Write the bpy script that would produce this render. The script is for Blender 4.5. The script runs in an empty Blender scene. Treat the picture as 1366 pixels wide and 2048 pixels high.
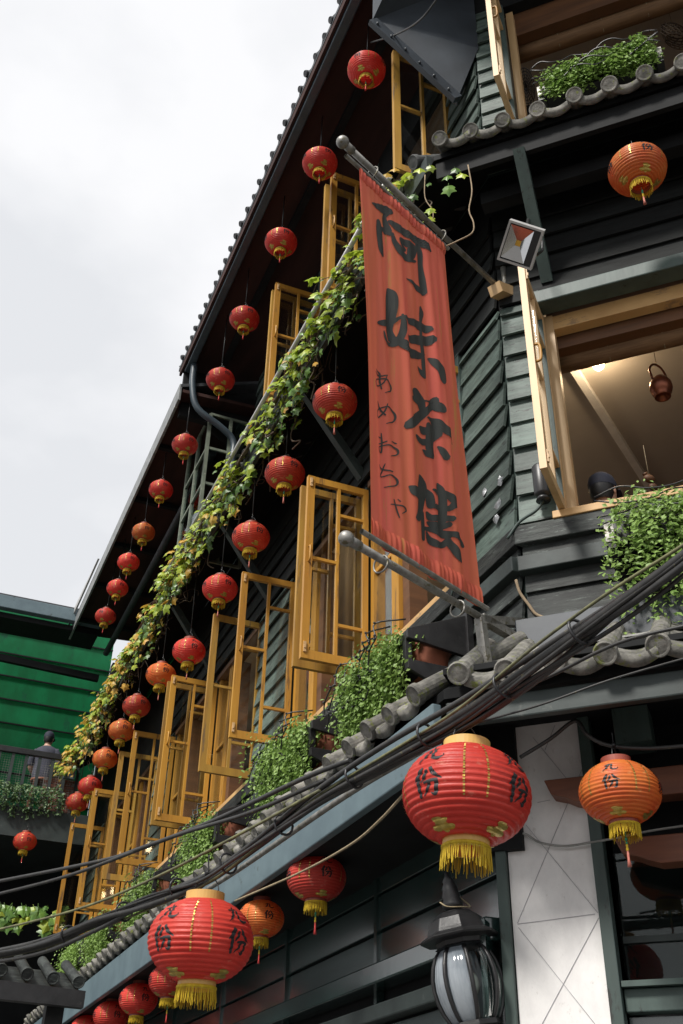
import bpy, math, random
import numpy as np
from mathutils import Vector, Matrix
random.seed(7)
RNG = random.Random(11)
S = bpy.context.scene
COL = S.collection

# ------------------------------------------------------------------ camera
FPX = 2085.0                      # focal length in pixels of the 1366x2048 photograph
PITCH, ROLL, AZ = math.radians(33.92), math.radians(1.227), math.radians(-22.26)
_f = np.array([0, math.cos(PITCH), math.sin(PITCH)]); _r = np.array([1., 0, 0]); _u = np.cross(_r, _f)
_r2 = math.cos(ROLL)*_r + math.sin(ROLL)*_u
_u2 = -math.sin(ROLL)*_r + math.cos(ROLL)*_u
_M = np.array([[math.cos(AZ), -math.sin(AZ), 0], [math.sin(AZ), math.cos(AZ), 0], [0, 0, 1.]])
FW, RT, UP = _M @ _f, _M @ _r2, _M @ _u2          # world: +Y runs along the long facade, +X into the house
CAM = np.array([0, 0, 1.6])
cd = bpy.data.cameras.new('camera'); cam = bpy.data.objects.new('camera', cd); COL.objects.link(cam)
cd.sensor_fit = 'VERTICAL'; cd.sensor_height = 36; cd.lens = FPX/2048*36
cd.clip_start = 0.05; cd.clip_end = 2000
cam.matrix_world = Matrix(((RT[0], UP[0], -FW[0], CAM[0]), (RT[1], UP[1], -FW[1], CAM[1]), (RT[2], UP[2], -FW[2], CAM[2]), (0, 0, 0, 1)))
S.camera = cam

# ------------------------------------------------------------------ world, sun, exposure
SUN_DIR = Vector((-0.80, -0.45, 0.98)).normalized()      # towards the sun
W = bpy.data.worlds.new('World'); S.world = W; W.use_nodes = True
wn, wl = W.node_tree.nodes, W.node_tree.links; wn.clear()
sky = wn.new('ShaderNodeTexSky'); sky.sky_type = 'NISHITA'; sky.sun_disc = False
sky.sun_elevation = math.asin(SUN_DIR.z); sky.sun_rotation = math.atan2(SUN_DIR.x, SUN_DIR.y)
sky.air_density = 1.2; sky.dust_density = 4
scl = wn.new('ShaderNodeVectorMath'); scl.operation = 'SCALE'; scl.inputs['Scale'].default_value = 0.10
tc = wn.new('ShaderNodeTexCoord'); mp = wn.new('ShaderNodeMapping'); mp.inputs['Scale'].default_value = (1, 1, 1.8)
ns = wn.new('ShaderNodeTexNoise'); ns.inputs['Scale'].default_value = 3.0; ns.inputs['Detail'].default_value = 5; ns.inputs['Roughness'].default_value = .5
rp = wn.new('ShaderNodeValToRGB'); rp.color_ramp.elements[0].position = .38; rp.color_ramp.elements[1].position = .62
rp.color_ramp.elements[0].color = (.60, .61, .63, 1); rp.color_ramp.elements[1].color = (.74, .74, .75, 1)
mx = wn.new('ShaderNodeMix'); mx.data_type = 'RGBA'; mx.inputs[0].default_value = .94
bg = wn.new('ShaderNodeBackground'); bg.inputs['Strength'].default_value = 1.0
wo = wn.new('ShaderNodeOutputWorld')
wl.new(sky.outputs[0], scl.inputs[0]); wl.new(tc.outputs['Generated'], mp.inputs[0]); wl.new(mp.outputs[0], ns.inputs['Vector'])
wl.new(ns.outputs['Fac'], rp.inputs[0]); wl.new(scl.outputs[0], mx.inputs[6]); wl.new(rp.outputs[0], mx.inputs[7])
wl.new(mx.outputs[2], bg.inputs['Color']); wl.new(bg.outputs[0], wo.inputs[0])
sl = bpy.data.lights.new('sun', 'SUN'); sl.energy = 3.4; sl.angle = math.radians(10); sl.color = (1, .96, .9)
so = bpy.data.objects.new('sun', sl); COL.objects.link(so); so.rotation_euler = SUN_DIR.to_track_quat('Z', 'Y').to_euler()
S.view_settings.view_transform = 'Standard'; S.view_settings.look = 'None'
S.view_settings.exposure = 0.48; S.view_settings.gamma = 1.0; S.view_settings.use_curve_mapping = False

# ------------------------------------------------------------------ pixel helpers (a pixel gives a direction, the plane gives the distance)
def ray(x, y): return FW + RT*(x-683)/FPX - UP*(y-1024)/FPX
def dep(x, y, d): return Vector(CAM + ray(x, y)*d)
def onx(x, y, X): d = ray(x, y); return Vector(CAM + d*(X/d[0]))
def ony(x, y, Y): d = ray(x, y); return Vector(CAM + d*(Y/d[1]))
def onp(x, y, P, N):
    d = ray(x, y); P = np.array(P); N = np.array(N); return Vector(CAM + d*(((P-CAM) @ N)/(d @ N)))
XW = 3.0                          # plane of the long facade
CY = 4.464                        # y of the house corner
Q = math.sqrt(.5)
def F1(s, z, d=0.): return Vector((XW-d, s, z))                       # long facade: along, up, outward
def F2(t, z, d=0.): return Vector((XW+Q*t-Q*d, CY-Q*t-Q*d, z))        # canted facade
XG, YG = 2.85, 4.629
def G2(t, z, d=0.): return Vector((XG+Q*t-Q*d, YG-Q*t-Q*d, z))     # canted ground floor front, set back
E2 = Vector((Q, -Q, 0)); N2 = Vector((-Q, -Q, 0)); EZ = Vector((0, 0, 1)); EX = Vector((1, 0, 0)); EY = Vector((0, 1, 0)); N1 = -EX

# ------------------------------------------------------------------ materials
MATS = {}
def nodes(m): return m.node_tree.nodes, m.node_tree.links
def mat(name, col, col2=None, rough=.6, scale=6., stretch=(1, 1, 1), bump=0., metal=0., spec=.5, rnd=0., wear=None, wear_amt=.5, trans=0., contrast=.13, coat=0.):
    """base colour mixed with a second one by noise, value shift per object, worn patches, bump"""
    m = bpy.data.materials.new(name); m.use_nodes = True; N, L = nodes(m); b = N['Principled BSDF']
    b.inputs['Roughness'].default_value = rough; b.inputs['Metallic'].default_value = metal
    b.inputs['Specular IOR Level'].default_value = spec
    if coat: b.inputs['Coat Weight'].default_value = coat; b.inputs['Coat Roughness'].default_value = .25
    t = N.new('ShaderNodeTexCoord'); mpn = N.new('ShaderNodeMapping'); mpn.inputs['Scale'].default_value = stretch
    L.new(t.outputs['Object'], mpn.inputs[0])
    oi = N.new('ShaderNodeObjectInfo')
    addv = N.new('ShaderNodeVectorMath'); addv.operation = 'MULTIPLY_ADD'; addv.inputs[1].default_value = (17, 31, 23)
    L.new(oi.outputs['Random'], addv.inputs[0]); L.new(mpn.outputs[0], addv.inputs[2])
    n = N.new('ShaderNodeTexNoise'); n.inputs['Scale'].default_value = scale; n.inputs['Detail'].default_value = 6; n.inputs['Roughness'].default_value = .62
    L.new(addv.outputs[0], n.inputs['Vector'])
    r = N.new('ShaderNodeValToRGB'); r.color_ramp.elements[0].position = .5-contrast; r.color_ramp.elements[1].position = .5+contrast
    c2 = col2 or tuple(c*.65 for c in col)
    r.color_ramp.elements[0].color = (*c2, 1); r.color_ramp.elements[1].color = (*col, 1)
    L.new(n.outputs['Fac'], r.inputs[0]); out = r.outputs[0]
    if wear:
        n2 = N.new('ShaderNodeTexNoise'); n2.inputs['Scale'].default_value = scale*1.7; n2.inputs['Detail'].default_value = 9; n2.inputs['Roughness'].default_value = .72
        L.new(addv.outputs[0], n2.inputs['Vector'])
        r2 = N.new('ShaderNodeValToRGB'); p = .66-.26*wear_amt
        r2.color_ramp.elements[0].position = p; r2.color_ramp.elements[1].position = p+.05
        L.new(n2.outputs['Fac'], r2.inputs[0])
        mm = N.new('ShaderNodeMix'); mm.data_type = 'RGBA'; L.new(r2.outputs[0], mm.inputs[0]); L.new(out, mm.inputs[6]); mm.inputs[7].default_value = (*wear, 1)
        out = mm.outputs[2]
    if rnd:
        h = N.new('ShaderNodeHueSaturation'); mr = N.new('ShaderNodeMapRange'); mr.inputs[3].default_value = 1-rnd; mr.inputs[4].default_value = 1+rnd
        L.new(oi.outputs['Random'], mr.inputs[0]); L.new(mr.outputs[0], h.inputs['Value']); L.new(out, h.inputs['Color']); out = h.outputs[0]
    L.new(out, b.inputs['Base Color'])
    if bump:
        bp = N.new('ShaderNodeBump'); bp.inputs['Strength'].default_value = bump; bp.inputs['Distance'].default_value = .01
        L.new(n.outputs['Fac'], bp.inputs['Height']); L.new(bp.outputs[0], b.inputs['Normal'])
    if trans:
        tr = N.new('ShaderNodeBsdfTranslucent'); ms = N.new('ShaderNodeMixShader'); ms.inputs[0].default_value = trans
        L.new(out, tr.inputs['Color']); L.new(b.outputs[0], ms.inputs[1]); L.new(tr.outputs[0], ms.inputs[2])
        L.new(ms.outputs[0], N['Material Output'].inputs['Surface'])
    MATS[name] = m; return m
def glass(name, tint=(1, 1, 1), refl=.5, rough=.02):
    m = bpy.data.materials.new(name); m.use_nodes = True; N, L = nodes(m); N.remove(N['Principled BSDF'])
    t = N.new('ShaderNodeBsdfTransparent'); t.inputs[0].default_value = (*tint, 1)
    g = N.new('ShaderNodeBsdfGlossy'); g.inputs['Roughness'].default_value = rough
    fr = N.new('ShaderNodeFresnel'); fr.inputs['IOR'].default_value = 1.5
    mu = N.new('ShaderNodeMath'); mu.operation = 'MULTIPLY_ADD'; mu.inputs[1].default_value = refl; mu.inputs[2].default_value = .01
    ms = N.new('ShaderNodeMixShader'); L.new(fr.outputs[0], mu.inputs[0]); L.new(mu.outputs[0], ms.inputs[0])
    L.new(t.outputs[0], ms.inputs[1]); L.new(g.outputs[0], ms.inputs[2]); L.new(ms.outputs[0], N['Material Output'].inputs['Surface'])
    MATS[name] = m; return m
def emit(name, col, st):
    m = bpy.data.materials.new(name); m.use_nodes = True; b = m.node_tree.nodes['Principled BSDF']
    b.inputs['Base Color'].default_value = (*col, 1); b.inputs['Emission Color'].default_value = (*col, 1); b.inputs['Emission Strength'].default_value = st
    MATS[name] = m; return m
mat('ochre', (.46, .235, .032), (.34, .160, .022), .47, 7, (1, 1, .10), .3, rnd=.16, wear=(.17, .09, .03), wear_amt=.32)
mat('ochre_old', (.40, .225, .035), (.27, .135, .022), .55, 7, (1, 1, .10), .3, rnd=.14, wear=(.16, .10, .045), wear_amt=.38)
mat('pale_wood', (.62, .42, .22), (.50, .32, .15), .5, 7, (1, 1, .1), .1, rnd=.08)
mat('sill_wood', (.58, .36, .15), (.45, .26, .10), .55, 7, (.3, .3, 1), .1, wear=(.30, .19, .10), wear_amt=.25)
mat('green_board', (.100, .138, .120), (.055, .078, .068), .55, 4.5, (1, 1, 5), .7, rnd=.42, wear=(.022, .026, .024), wear_amt=.36, spec=.4)
mat('black_board', (.040, .046, .043), (.016, .018, .018), .65, 4.5, (1, 1, 6), .9, rnd=.45, wear=(.085, .10, .092), wear_amt=.30, spec=.35)
mat('trim_green', (.055, .085, .075), (.035, .055, .05), .55, 6, (1, 1, .3), .3, wear=(.02, .024, .022), wear_amt=.3)
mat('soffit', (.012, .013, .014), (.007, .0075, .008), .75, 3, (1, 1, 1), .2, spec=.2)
mat('brown_soffit', (.050, .022, .018), (.028, .014, .012), .75, 4, (1, .2, 1), .2, spec=.2)
mat('dark_beam', (.030, .042, .040), (.018, .025, .024), .6, 4, (1, 1, 1), .3, wear=(.06, .07, .065), wear_amt=.15)
mat('fascia', (.115, .165, .185), (.085, .125, .145), .5, 3, (1, 1, 1), .08, wear=(.06, .085, .09), wear_amt=.2)
mat('metal_sheet', (.045, .055, .068), (.028, .034, .042), .42, 2.2, (1, 1, 1), .12, spec=.5)
mat('gloss_panel', (.022, .050, .046), (.014, .032, .030), .14, 1.1, (1, 1, 1), .25, spec=1.0, coat=1.0)
mat('gutter', (.055, .078, .095), (.04, .055, .068), .4, 4, rough if False else (1, 1, 1), .05)
mat('roof_dark', (.050, .054, .060), (.028, .031, .035), .7, 6, (1, 1, 1), .3, rnd=.2)
mat('tile', (.20, .192, .172), (.075, .073, .065), .85, 14, (1, 1, 1), .8, rnd=.3, wear=(.13, .145, .04), wear_amt=.36)
mat('tile_dark', (.075, .077, .076), (.040, .042, .042), .8, 9, (1, 1, 1), .6, rnd=.3)
mat('plaster', (.78, .765, .75), (.69, .675, .665), .85, 9, (1, 1, .6), .5, wear=(.60, .58, .56), wear_amt=.2)
mat('pencil', (.36, .35, .38))
mat('brown_wood', (.20, .070, .034), (.12, .040, .02), .5, 5, (.25, .25, 2), .2)
mat('room_wood', (.135, .058, .022), (.075, .032, .013), .6, 5, (.25, .25, 2), .2)
mat('ceiling', (.46, .42, .38), (.42, .38, .34), .85, 2)
mat('room_wall', (.16, .12, .09), (.11, .08, .06), .85, 2)
mat('blind', (.22, .125, .06), (.14, .075, .035), .75, 30, (.15, .15, 3), .5)
mat('black_paint', (.018, .018, .019), (.010, .010, .011), .42, 12, (1, 1, 1), .25, wear=(.06, .055, .05), wear_amt=.12)
mat('black_plastic', (.022, .022, .024), (.016, .016, .018), .4)
mat('cable', (.032, .031, .030), (.018, .018, .018), .5, 20, wear=(.12, .11, .05), wear_amt=.18)
mat('cable_moss', (.16, .16, .07), (.07, .07, .04), .7, 14)
mat('wire_grey', (.30, .30, .28), (.2, .2, .19), .6, 20)
mat('steel', (.30, .29, .27), (.17, .165, .15), .5, 14, (1, 1, 1), .25, metal=.55, wear=(.13, .115, .07), wear_amt=.4)
mat('alu', (.50, .49, .48), (.42, .41, .40), .45, 10, metal=.3)
mat('terracotta', (.36, .125, .070), (.26, .085, .05), .8, 8)
mat('plant_leaf', (.30, .43, .11), (.14, .26, .05), .5, 14, rnd=.1, trans=.3, contrast=.25)
mat('plant_leaf_dark', (.10, .17, .06), (.04, .085, .025), .5, 14, rnd=.15, trans=.2)
mat('ivy_lime', (.46, .53, .055), (.24, .36, .04), .38, 9, rnd=.25, trans=.38)
mat('ivy_green', (.16, .29, .05), (.07, .16, .035), .38, 9, rnd=.3, trans=.32)
mat('ivy_orange', (.58, .32, .05), (.42, .30, .05), .45, 9, rnd=.2, trans=.35)
mat('twig', (.12, .085, .055), (.06, .042, .03), .85, 20)
mat('twig_pale', (.33, .25, .16), (.22, .16, .10), .85, 20)
mat('paper_red', (0.74, 0.075, 0.052), (0.64, 0.048, 0.034), .45, 7, (1, 1, 1.6), .55, rnd=.2, trans=.34, spec=.45, wear=(0.74, 0.17, 0.12), wear_amt=.32)
mat('paper_deep', (0.64, 0.085, 0.045), (0.52, 0.048, 0.026), .45, 7, (1, 1, 1.6), .55, rnd=.2, trans=.34, spec=.45, wear=(0.64, 0.16, 0.08), wear_amt=.32)
mat('paper_orange', (0.74, 0.22, 0.045), (0.66, 0.13, 0.032), .45, 7, (1, 1, 1.6), .55, rnd=.2, trans=.34, spec=.45, wear=(0.76, 0.31, 0.1), wear_amt=.32)
mat('ink', (.012, .012, .013), (.009, .009, .010), .55)
mat('gold', (.62, .46, .13), (.42, .29, .06), .3, 40, (1, 1, 1), .4, metal=.75)
mat('ring_wood', (.62, .40, .12), (.52, .30, .08), .5, 6)
mat('ring_red', (.30, .07, .045), (.22, .05, .03), .5, 6)
mat('fringe', (.66, .47, .02), (.50, .33, .012), .7, 60, (1, 1, .1), rnd=.08, trans=.15)
mat('tassel_red', (.60, .055, .05), (.45, .04, .035), .7, 40)
mat('tassel_pink', (.55, .19, .14), (.42, .12, .09), .7, 40)
mat('knot_green', (.03, .30, .15), (.02, .2, .1), .6)
mat('banner_red', (.70, .135, .095), (.60, .145, .070), .7, 2.2, (3.2, 3.2, .18), .05, trans=.38, contrast=.14, wear=(.52, .22, .07), wear_amt=.24)
mat('banner_ink', (.030, .034, .030), (.022, .025, .023), .8)
mat('green_sheet', (.004, .27, .10), (.003, .19, .065), .5, 3, (1, 1, .4), .2, trans=.55, wear=(.01, .15, .07), wear_amt=.25)
mat('skin', (.48, .29, .21), (.42, .24, .17), .55)
mat('navy', (.022, .026, .045), (.016, .018, .032), .8)
mat('shirt_grey', (.42, .42, .46), (.34, .34, .38), .85)
mat('shirt_dark', (.05, .052, .075), (.035, .037, .055), .85)
mat('brick_red', (.30, .10, .06), (.2, .065, .04), .85, 10, rnd=.25)
mat('mortar', (.34, .30, .27))
mat('asphalt', (.12, .118, .112), (.085, .083, .08), .85, 8, bump=.4)
mat('lamp_glass_white', (.40, .44, .48), (.24, .28, .32), .10, 5, (2, 2, .3), trans=.35, spec=.9)
mat('bulb_white', (.78, .75, .68), rough=.15)
mat('copper', (.26, .085, .045), (.15, .05, .03), .35, 8, metal=.7)
mat('foil', (.33, .34, .35), (.18, .19, .20), .3, 40, bump=.6, metal=.4)
mat('mirror_alu', (.62, .62, .63), (.55, .55, .56), .12, 4, metal=1.0)
mat('led', (.75, .42, .05))
mat('rope', (.33, .27, .17), (.22, .17, .1), .9, 40)
mat('edge_metal', (.22, .23, .23), (.13, .135, .135), .5, 8, wear=(.4, .4, .38), wear_amt=.25)
mat('bay_paint', (.17, .20, .15), (.11, .13, .10), .6, 8, wear=(.3, .3, .26), wear_amt=.2)
mat('shaded_board', (.016, .018, .018), (.009, .010, .010), .75, 4, (1, 1, 5), .4, rnd=.4, spec=.2)  # near-black copy of the wall boards; eave shade is put into the colour
glass('glass', (.97, .98, .97), .4, .04); glass('glass_tint', (.78, .86, .84), .5)
emit('bulb', (1, .78, .45), 14)

# ------------------------------------------------------------------ mesh builder
class MB:
    def __init__(s): s.v = []; s.f = []; s.sm = []
    def add(s, vs, fs, smooth=False):
        o = len(s.v); s.v += [tuple(p) for p in vs]
        for f in fs: s.f.append(tuple(i+o for i in f)); s.sm.append(smooth)
        return s
    def box(s, o, a, b, c):                       # corner + three edge vectors
        o, a, b, c = Vector(o), Vector(a), Vector(b), Vector(c)
        if a.cross(b).dot(c) < 0: a, b = b, a
        s.add([o, o+a, o+a+b, o+b, o+c, o+a+c, o+a+b+c, o+b+c], [(3, 2, 1, 0), (4, 5, 6, 7), (0, 1, 5, 4), (1, 2, 6, 5), (2, 3, 7, 6), (3, 0, 4, 7)]); return s
    def cbox(s, x0, x1, y0, y1, z0, z1): return s.box((x0, y0, z0), (x1-x0, 0, 0), (0, y1-y0, 0), (0, 0, z1-z0))
    def beam(s, p, q, w, h, up=EZ):
        p, q = Vector(p), Vector(q); d = (q-p); u = Vector(up); sd = d.cross(u).normalized(); u = sd.cross(d).normalized()
        return s.box(p-sd*w/2-u*h/2, d, sd*w, u*h)
    def prism(s, pts, ext):                       # planar polygon extruded by a vector
        pts = [Vector(p) for p in pts]; e = Vector(ext); n = len(pts)
        nrm = sum(((pts[i]-pts[0]).cross(pts[(i+1) % n]-pts[0]) for i in range(1, n-1)), Vector())
        if nrm.dot(e) > 0: pts = pts[::-1]
        s.add(pts+[p+e for p in pts], [tuple(range(n)), tuple(range(2*n-1, n-1, -1))]+[(i, i+n, (i+1) % n+n, (i+1) % n) for i in range(n)]); return s
    def tube(s, pts, r, n=8, cap=True):
        pts = [Vector(p) for p in pts]; rs = r if isinstance(r, (list, tuple)) else [r]*len(pts)
        vs = []; pv = None
        for i, p in enumerate(pts):
            t = (pts[min(i+1, len(pts)-1)]-pts[max(i-1, 0)]).normalized()
            if pv is None: pv = t.cross(EZ if abs(t.z) < .9 else EX).normalized()
            a = (pv-t*pv.dot(t)).normalized(); b = t.cross(a); pv = a
            vs += [p+(a*math.cos(2*math.pi*k/n)+b*math.sin(2*math.pi*k/n))*rs[i] for k in range(n)]
        fs = [(i*n+k, i*n+(k+1) % n, (i+1)*n+(k+1) % n, (i+1)*n+k) for i in range(len(pts)-1) for k in range(n)]
        s.add(vs, fs, True)
        if cap:
            o = len(s.v)-len(vs); s.f.append(tuple(o+k for k in range(n-1, -1, -1))); s.sm.append(False)
            s.f.append(tuple(o+(len(pts)-1)*n+k for k in range(n))); s.sm.append(False)
        return s
    def lathe(s, prof, n=32, c=(0, 0, 0), smooth=True, ph=0.):
        c = Vector(c); vs = [c+Vector((r*math.cos(ph+2*math.pi*k/n), r*math.sin(ph+2*math.pi*k/n), z)) for r, z in prof for k in range(n)]
        s.add(vs, [(i*n+k, i*n+(k+1) % n, (i+1)*n+(k+1) % n, (i+1)*n+k) for i in range(len(prof)-1) for k in range(n)], smooth); return s
    def ball(s, c, r, n=16, m=10, sc=(1, 1, 1)):
        c = Vector(c); pr = [(math.sin(math.pi*i/m), -math.cos(math.pi*i/m)) for i in range(m+1)]
        vs = [c+Vector((p[0]*r*sc[0]*math.cos(2*math.pi*k/n), p[0]*r*sc[1]*math.sin(2*math.pi*k/n), p[1]*r*sc[2])) for p in pr for k in range(n)]
        s.add(vs, [(i*n+k, i*n+(k+1) % n, (i+1)*n+(k+1) % n, (i+1)*n+k) for i in range(m) for k in range(n)], True); return s
    def mesh(s, name, m):
        me = bpy.data.meshes.new(name); me.from_pydata(s.v, [], s.f)
        me.polygons.foreach_set('use_smooth', s.sm); me.materials.append(MATS[m]); me.update(); return me
    def build(s, name, m, parent=None, kind=None, bevel=0):
        return link(name, s.mesh(name, m), parent, kind=kind, bevel=bevel)
def link(name, data, parent=None, mtx=None, kind=None, bevel=0):
    o = bpy.data.objects.new(name, data); COL.objects.link(o)
    if parent: o.parent = parent
    if mtx is not None: o.matrix_local = mtx
    if kind: o['kind'] = kind
    if bevel:
        b = o.modifiers.new('bevel', 'BEVEL'); b.width = bevel; b.segments = 2; b.limit_method = 'ANGLE'
    return o
def thing(name, label, cat, loc=(0, 0, 0), group=None):
    o = bpy.data.objects.new(name, None); COL.objects.link(o); o.location = loc; o.empty_display_size = .1
    tag(o, label, cat, group); return o
def tag(o, label, cat, group=None):
    o['label'] = label; o['category'] = cat
    if group: o['group'] = group
    return o
def frame(o, x, y, z):
    return Matrix(((x[0], y[0], z[0], o[0]), (x[1], y[1], z[1], o[1]), (x[2], y[2], z[2], o[2]), (0, 0, 0, 1)))
def catmull(pts, n=6):
    P = [Vector(p) for p in pts]; P = [2*P[0]-P[1]]+P+[2*P[-1]-P[-2]]; out = []
    for i in range(1, len(P)-2):
        for k in range(n):
            t = k/n; a, b, c, d = P[i-1:i+3]
            out.append(.5*((2*b)+(c-a)*t+(2*a-5*b+4*c-d)*t*t+(3*b-a-3*c+d)*t**3))
    return out+[P[-2]]
def brush(strokes, fn, mb, step=.25, n=5):
    """tapered brush strokes [(x,y,w)...] in 2D, mapped to 3D by fn(x,y)"""
    for st in strokes:
        c = catmull([Vector(p) for p in st], n)
        # rounded ends
        w0, w1 = c[0].z, c[-1].z
        L = []; R = []
        for i, p in enumerate(c):
            t = (c[min(i+1, len(c)-1)]-c[max(i-1, 0)]); t = Vector((t.x, t.y)); t = t.normalized() if t.length > 1e-9 else Vector((1, 0))
            nn = Vector((-t.y, t.x)); q = Vector((p.x, p.y)); w = max(p.z, .0)/2
            if i == 0:
                L.append(q-t*w*.7+nn*w*.35); R.append(q-t*w*.7-nn*w*.35)
            L.append(q+nn*w); R.append(q-nn*w)
            if i == len(c)-1:
                L.append(q+t*w*.7+nn*w*.35); R.append(q+t*w*.7-nn*w*.35)
        vs = []; K = 4
        for a, b in zip(L, R):
            for k in range(K+1): q = a+(b-a)*k/K; vs.append(fn(q.x, q.y))
        fs = [(i*(K+1)+k, i*(K+1)+k+1, (i+1)*(K+1)+k+1, (i+1)*(K+1)+k) for i in range(len(L)-1) for k in range(K)]
        mb.add(vs, fs)

# ================================================================== SETTING
g = MB().cbox(-300, 300, -300, 300, -.5, 0).build('ground', 'asphalt'); g['kind'] = 'structure'

# ================================================================== TEA HOUSE
H = thing('tea_house', 'three-storey dark green clapboard tea house with ochre casement windows and tiled skirt roofs', 'building', (XW, CY, 0))
HI = Matrix.Translation(-Vector((XW, CY, 0)))
def hpart(mb, name, m, parent=None, bevel=0, kind=None):
    """part of the house from world coordinates"""
    o = mb.build(name, m, H, kind, bevel); o.matrix_local = HI
    if parent: o.parent = parent; o.matrix_local = Matrix()
    return o
EYR = 18.2
foot = [(3.1, EYR), (3.1, CY+.04), (6.3, CY-3.16), (9.2, CY-3.16), (9.2, EYR)]
def slab(z0, z1, name, m, inset=0.): return hpart(MB().prism([(x, y, z0) for x, y in foot], (0, 0, z1-z0)), name, m)
slab(3.95, 4.15, 'floor_slab', 'room_wood'); slab(7.12, 7.3, 'room_ceiling', 'ceiling'); slab(7.9, 8.1, 'floor_slab', 'room_wood'); slab(10.7, 10.85, 'room_ceiling', 'ceiling')
hpart(MB().cbox(9.0, 9.2, 1.3, EYR, 0, 11), 'back_wall', 'room_wall')
hpart(MB().cbox(3.1, 9.0, EYR-.1, EYR+.1, 0, 10), 'end_wall', 'room_wall')
hpart(MB().cbox(5.5, 9.0, 1.2, 1.32, 0, 11), 'end_wall', 'room_wall')
hpart(MB().cbox(6.2, 6.3, 7.0, EYR-.2, 4.15, 7.12), 'room_partition', 'room_wall')
hpart(MB().cbox(6.2, 6.3, 4.6, 12, 8.1, 10.7), 'room_partition', 'room_wall')
for k in range(5):
    p = F2(.2+k*.9, 7.10, -.3); hpart(MB().beam(p, p-N2*3.5+E2*.6, .06, .07), 'ceiling_batten', 'plaster')

O2 = [(5.05, 6.72), (6.92, 8.47), (9.47, 11.08), (11.32, 12.94), (13.79, 15.41), (15.60, 17.26)]
O3 = [(5.0, 6.43), (6.64, 8.08), (8.27, 9.7)]
PL = .19
def planks(wall, base, along, out, length, z0, z1, m):
    """overlapping weatherboards from z0 up to z1"""
    z = z0
    while z < z1-.02:
        h = min(PL, z1-z); jl = RNG.uniform(-.004, .004); o = base+along*(.004)+EZ*(z-base.z)
        L = length-.008+jl
        dz = RNG.uniform(-.010, .008); bo = .030+RNG.uniform(-.006, .014)
        prof = [out*.004+EZ*(h+.012), out*bo+EZ*(dz), out*(bo+.020)+EZ*(dz), out*.022+EZ*(h+.012)]
        mb = MB().prism([o+p for p in prof], along*L)
        mb.v = [tuple(Vector(v)-o) for v in mb.v]
        me = mb.mesh('plank', m)
        ob = link('plank', me, wall); ob.matrix_local = Matrix.Translation(o)
        z += PL
def wall1(y0, y1, z0, z1, m='green_board', boards=True):
    w = hpart(MB().cbox(XW, XW+.10, y0, y1, z0, z1), 'clapboard_wall', 'trim_green')
    if boards: planks(w, F1(y0, z0, 0), EY, N1, y1-y0, z0, z1, m)
    return w
def wall2(t0, t1, z0, z1, m='green_board', boards=True):
    w = hpart(MB().box(F2(t0, z0), E2*(t1-t0), -N2*.1, EZ*(z1-z0)), 'clapboard_wall', 'trim_green')
    if boards: planks(w, F2(t0, z0), E2, N2, t1-t0, z0, z1, m)
    return w
# second storey: wall under the sills, piers between openings, wall above
wall1(CY, 12.0, 4.2, 4.93, 'black_board'); wall1(12.0, EYR, 4.2, 4.93, boards=False)
wall2(0, 4.4, 4.2, 4.93, 'black_board')
edges = [CY]+[e for o in O2 for e in o]+[EYR]
for i in range(0, len(edges), 2):
    a, b = edges[i], edges[i+1]
    wall1(a+(0 if i == 0 else .05), b-.05, 5.06, 6.85, boards=(b-a) > .4)
wall2(0, .24, 5.06, 6.85)
wall2(2.2, 2.7, 5.06, 6.85)
hpart(MB().cbox(XW, XW+.1, CY, EYR, 6.85, 8.3), 'upper_wall', 'soffit')  # wall below the skirt in soffit black, its shade painted in
uw = hpart(MB().box(F2(0, 6.85), E2*4.4, -N2*.1, EZ*1.45), 'upper_wall', 'soffit'); planks(uw, F2(0, 6.85), E2, N2, 4.4, 6.88, 7.85, 'shaded_board')
uw = COL.objects['upper_wall']; planks(uw, F1(CY, 6.85), EY, N1, 9.0, 6.88, 7.85, 'shaded_board')
# third storey
edges = [CY]+[e for o in O3 for e in o]+[10.35]
for i in range(0, len(edges), 2):
    a, b = edges[i], edges[i+1]
    wall1(a+(0 if i == 0 else .05), b-.05, 8.3, 10.9, boards=(b-a) > .4)
wall2(0, .23, 8.3, 10.5); wall2(2.3, 2.8, 8.3, 10.9)
for a, b in O3: hpart(MB().cbox(XW, XW+.1, a-.06, b+.06, 8.3, 8.70), 'sill_wall', 'dark_beam'); hpart(MB().cbox(XW, XW+.1, a-.06, b+.06, 10.45, 10.95), 'head_wall', 'soffit')
hpart(MB().box(F2(.23, 8.3), E2*2.07, -N2*.1, EZ*.42), 'sill_wall', 'dark_beam')
hpart(MB().box(F2(0, 10.5), E2*4.4, -N2*.1, EZ*.6), 'head_wall', 'soffit')
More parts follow.
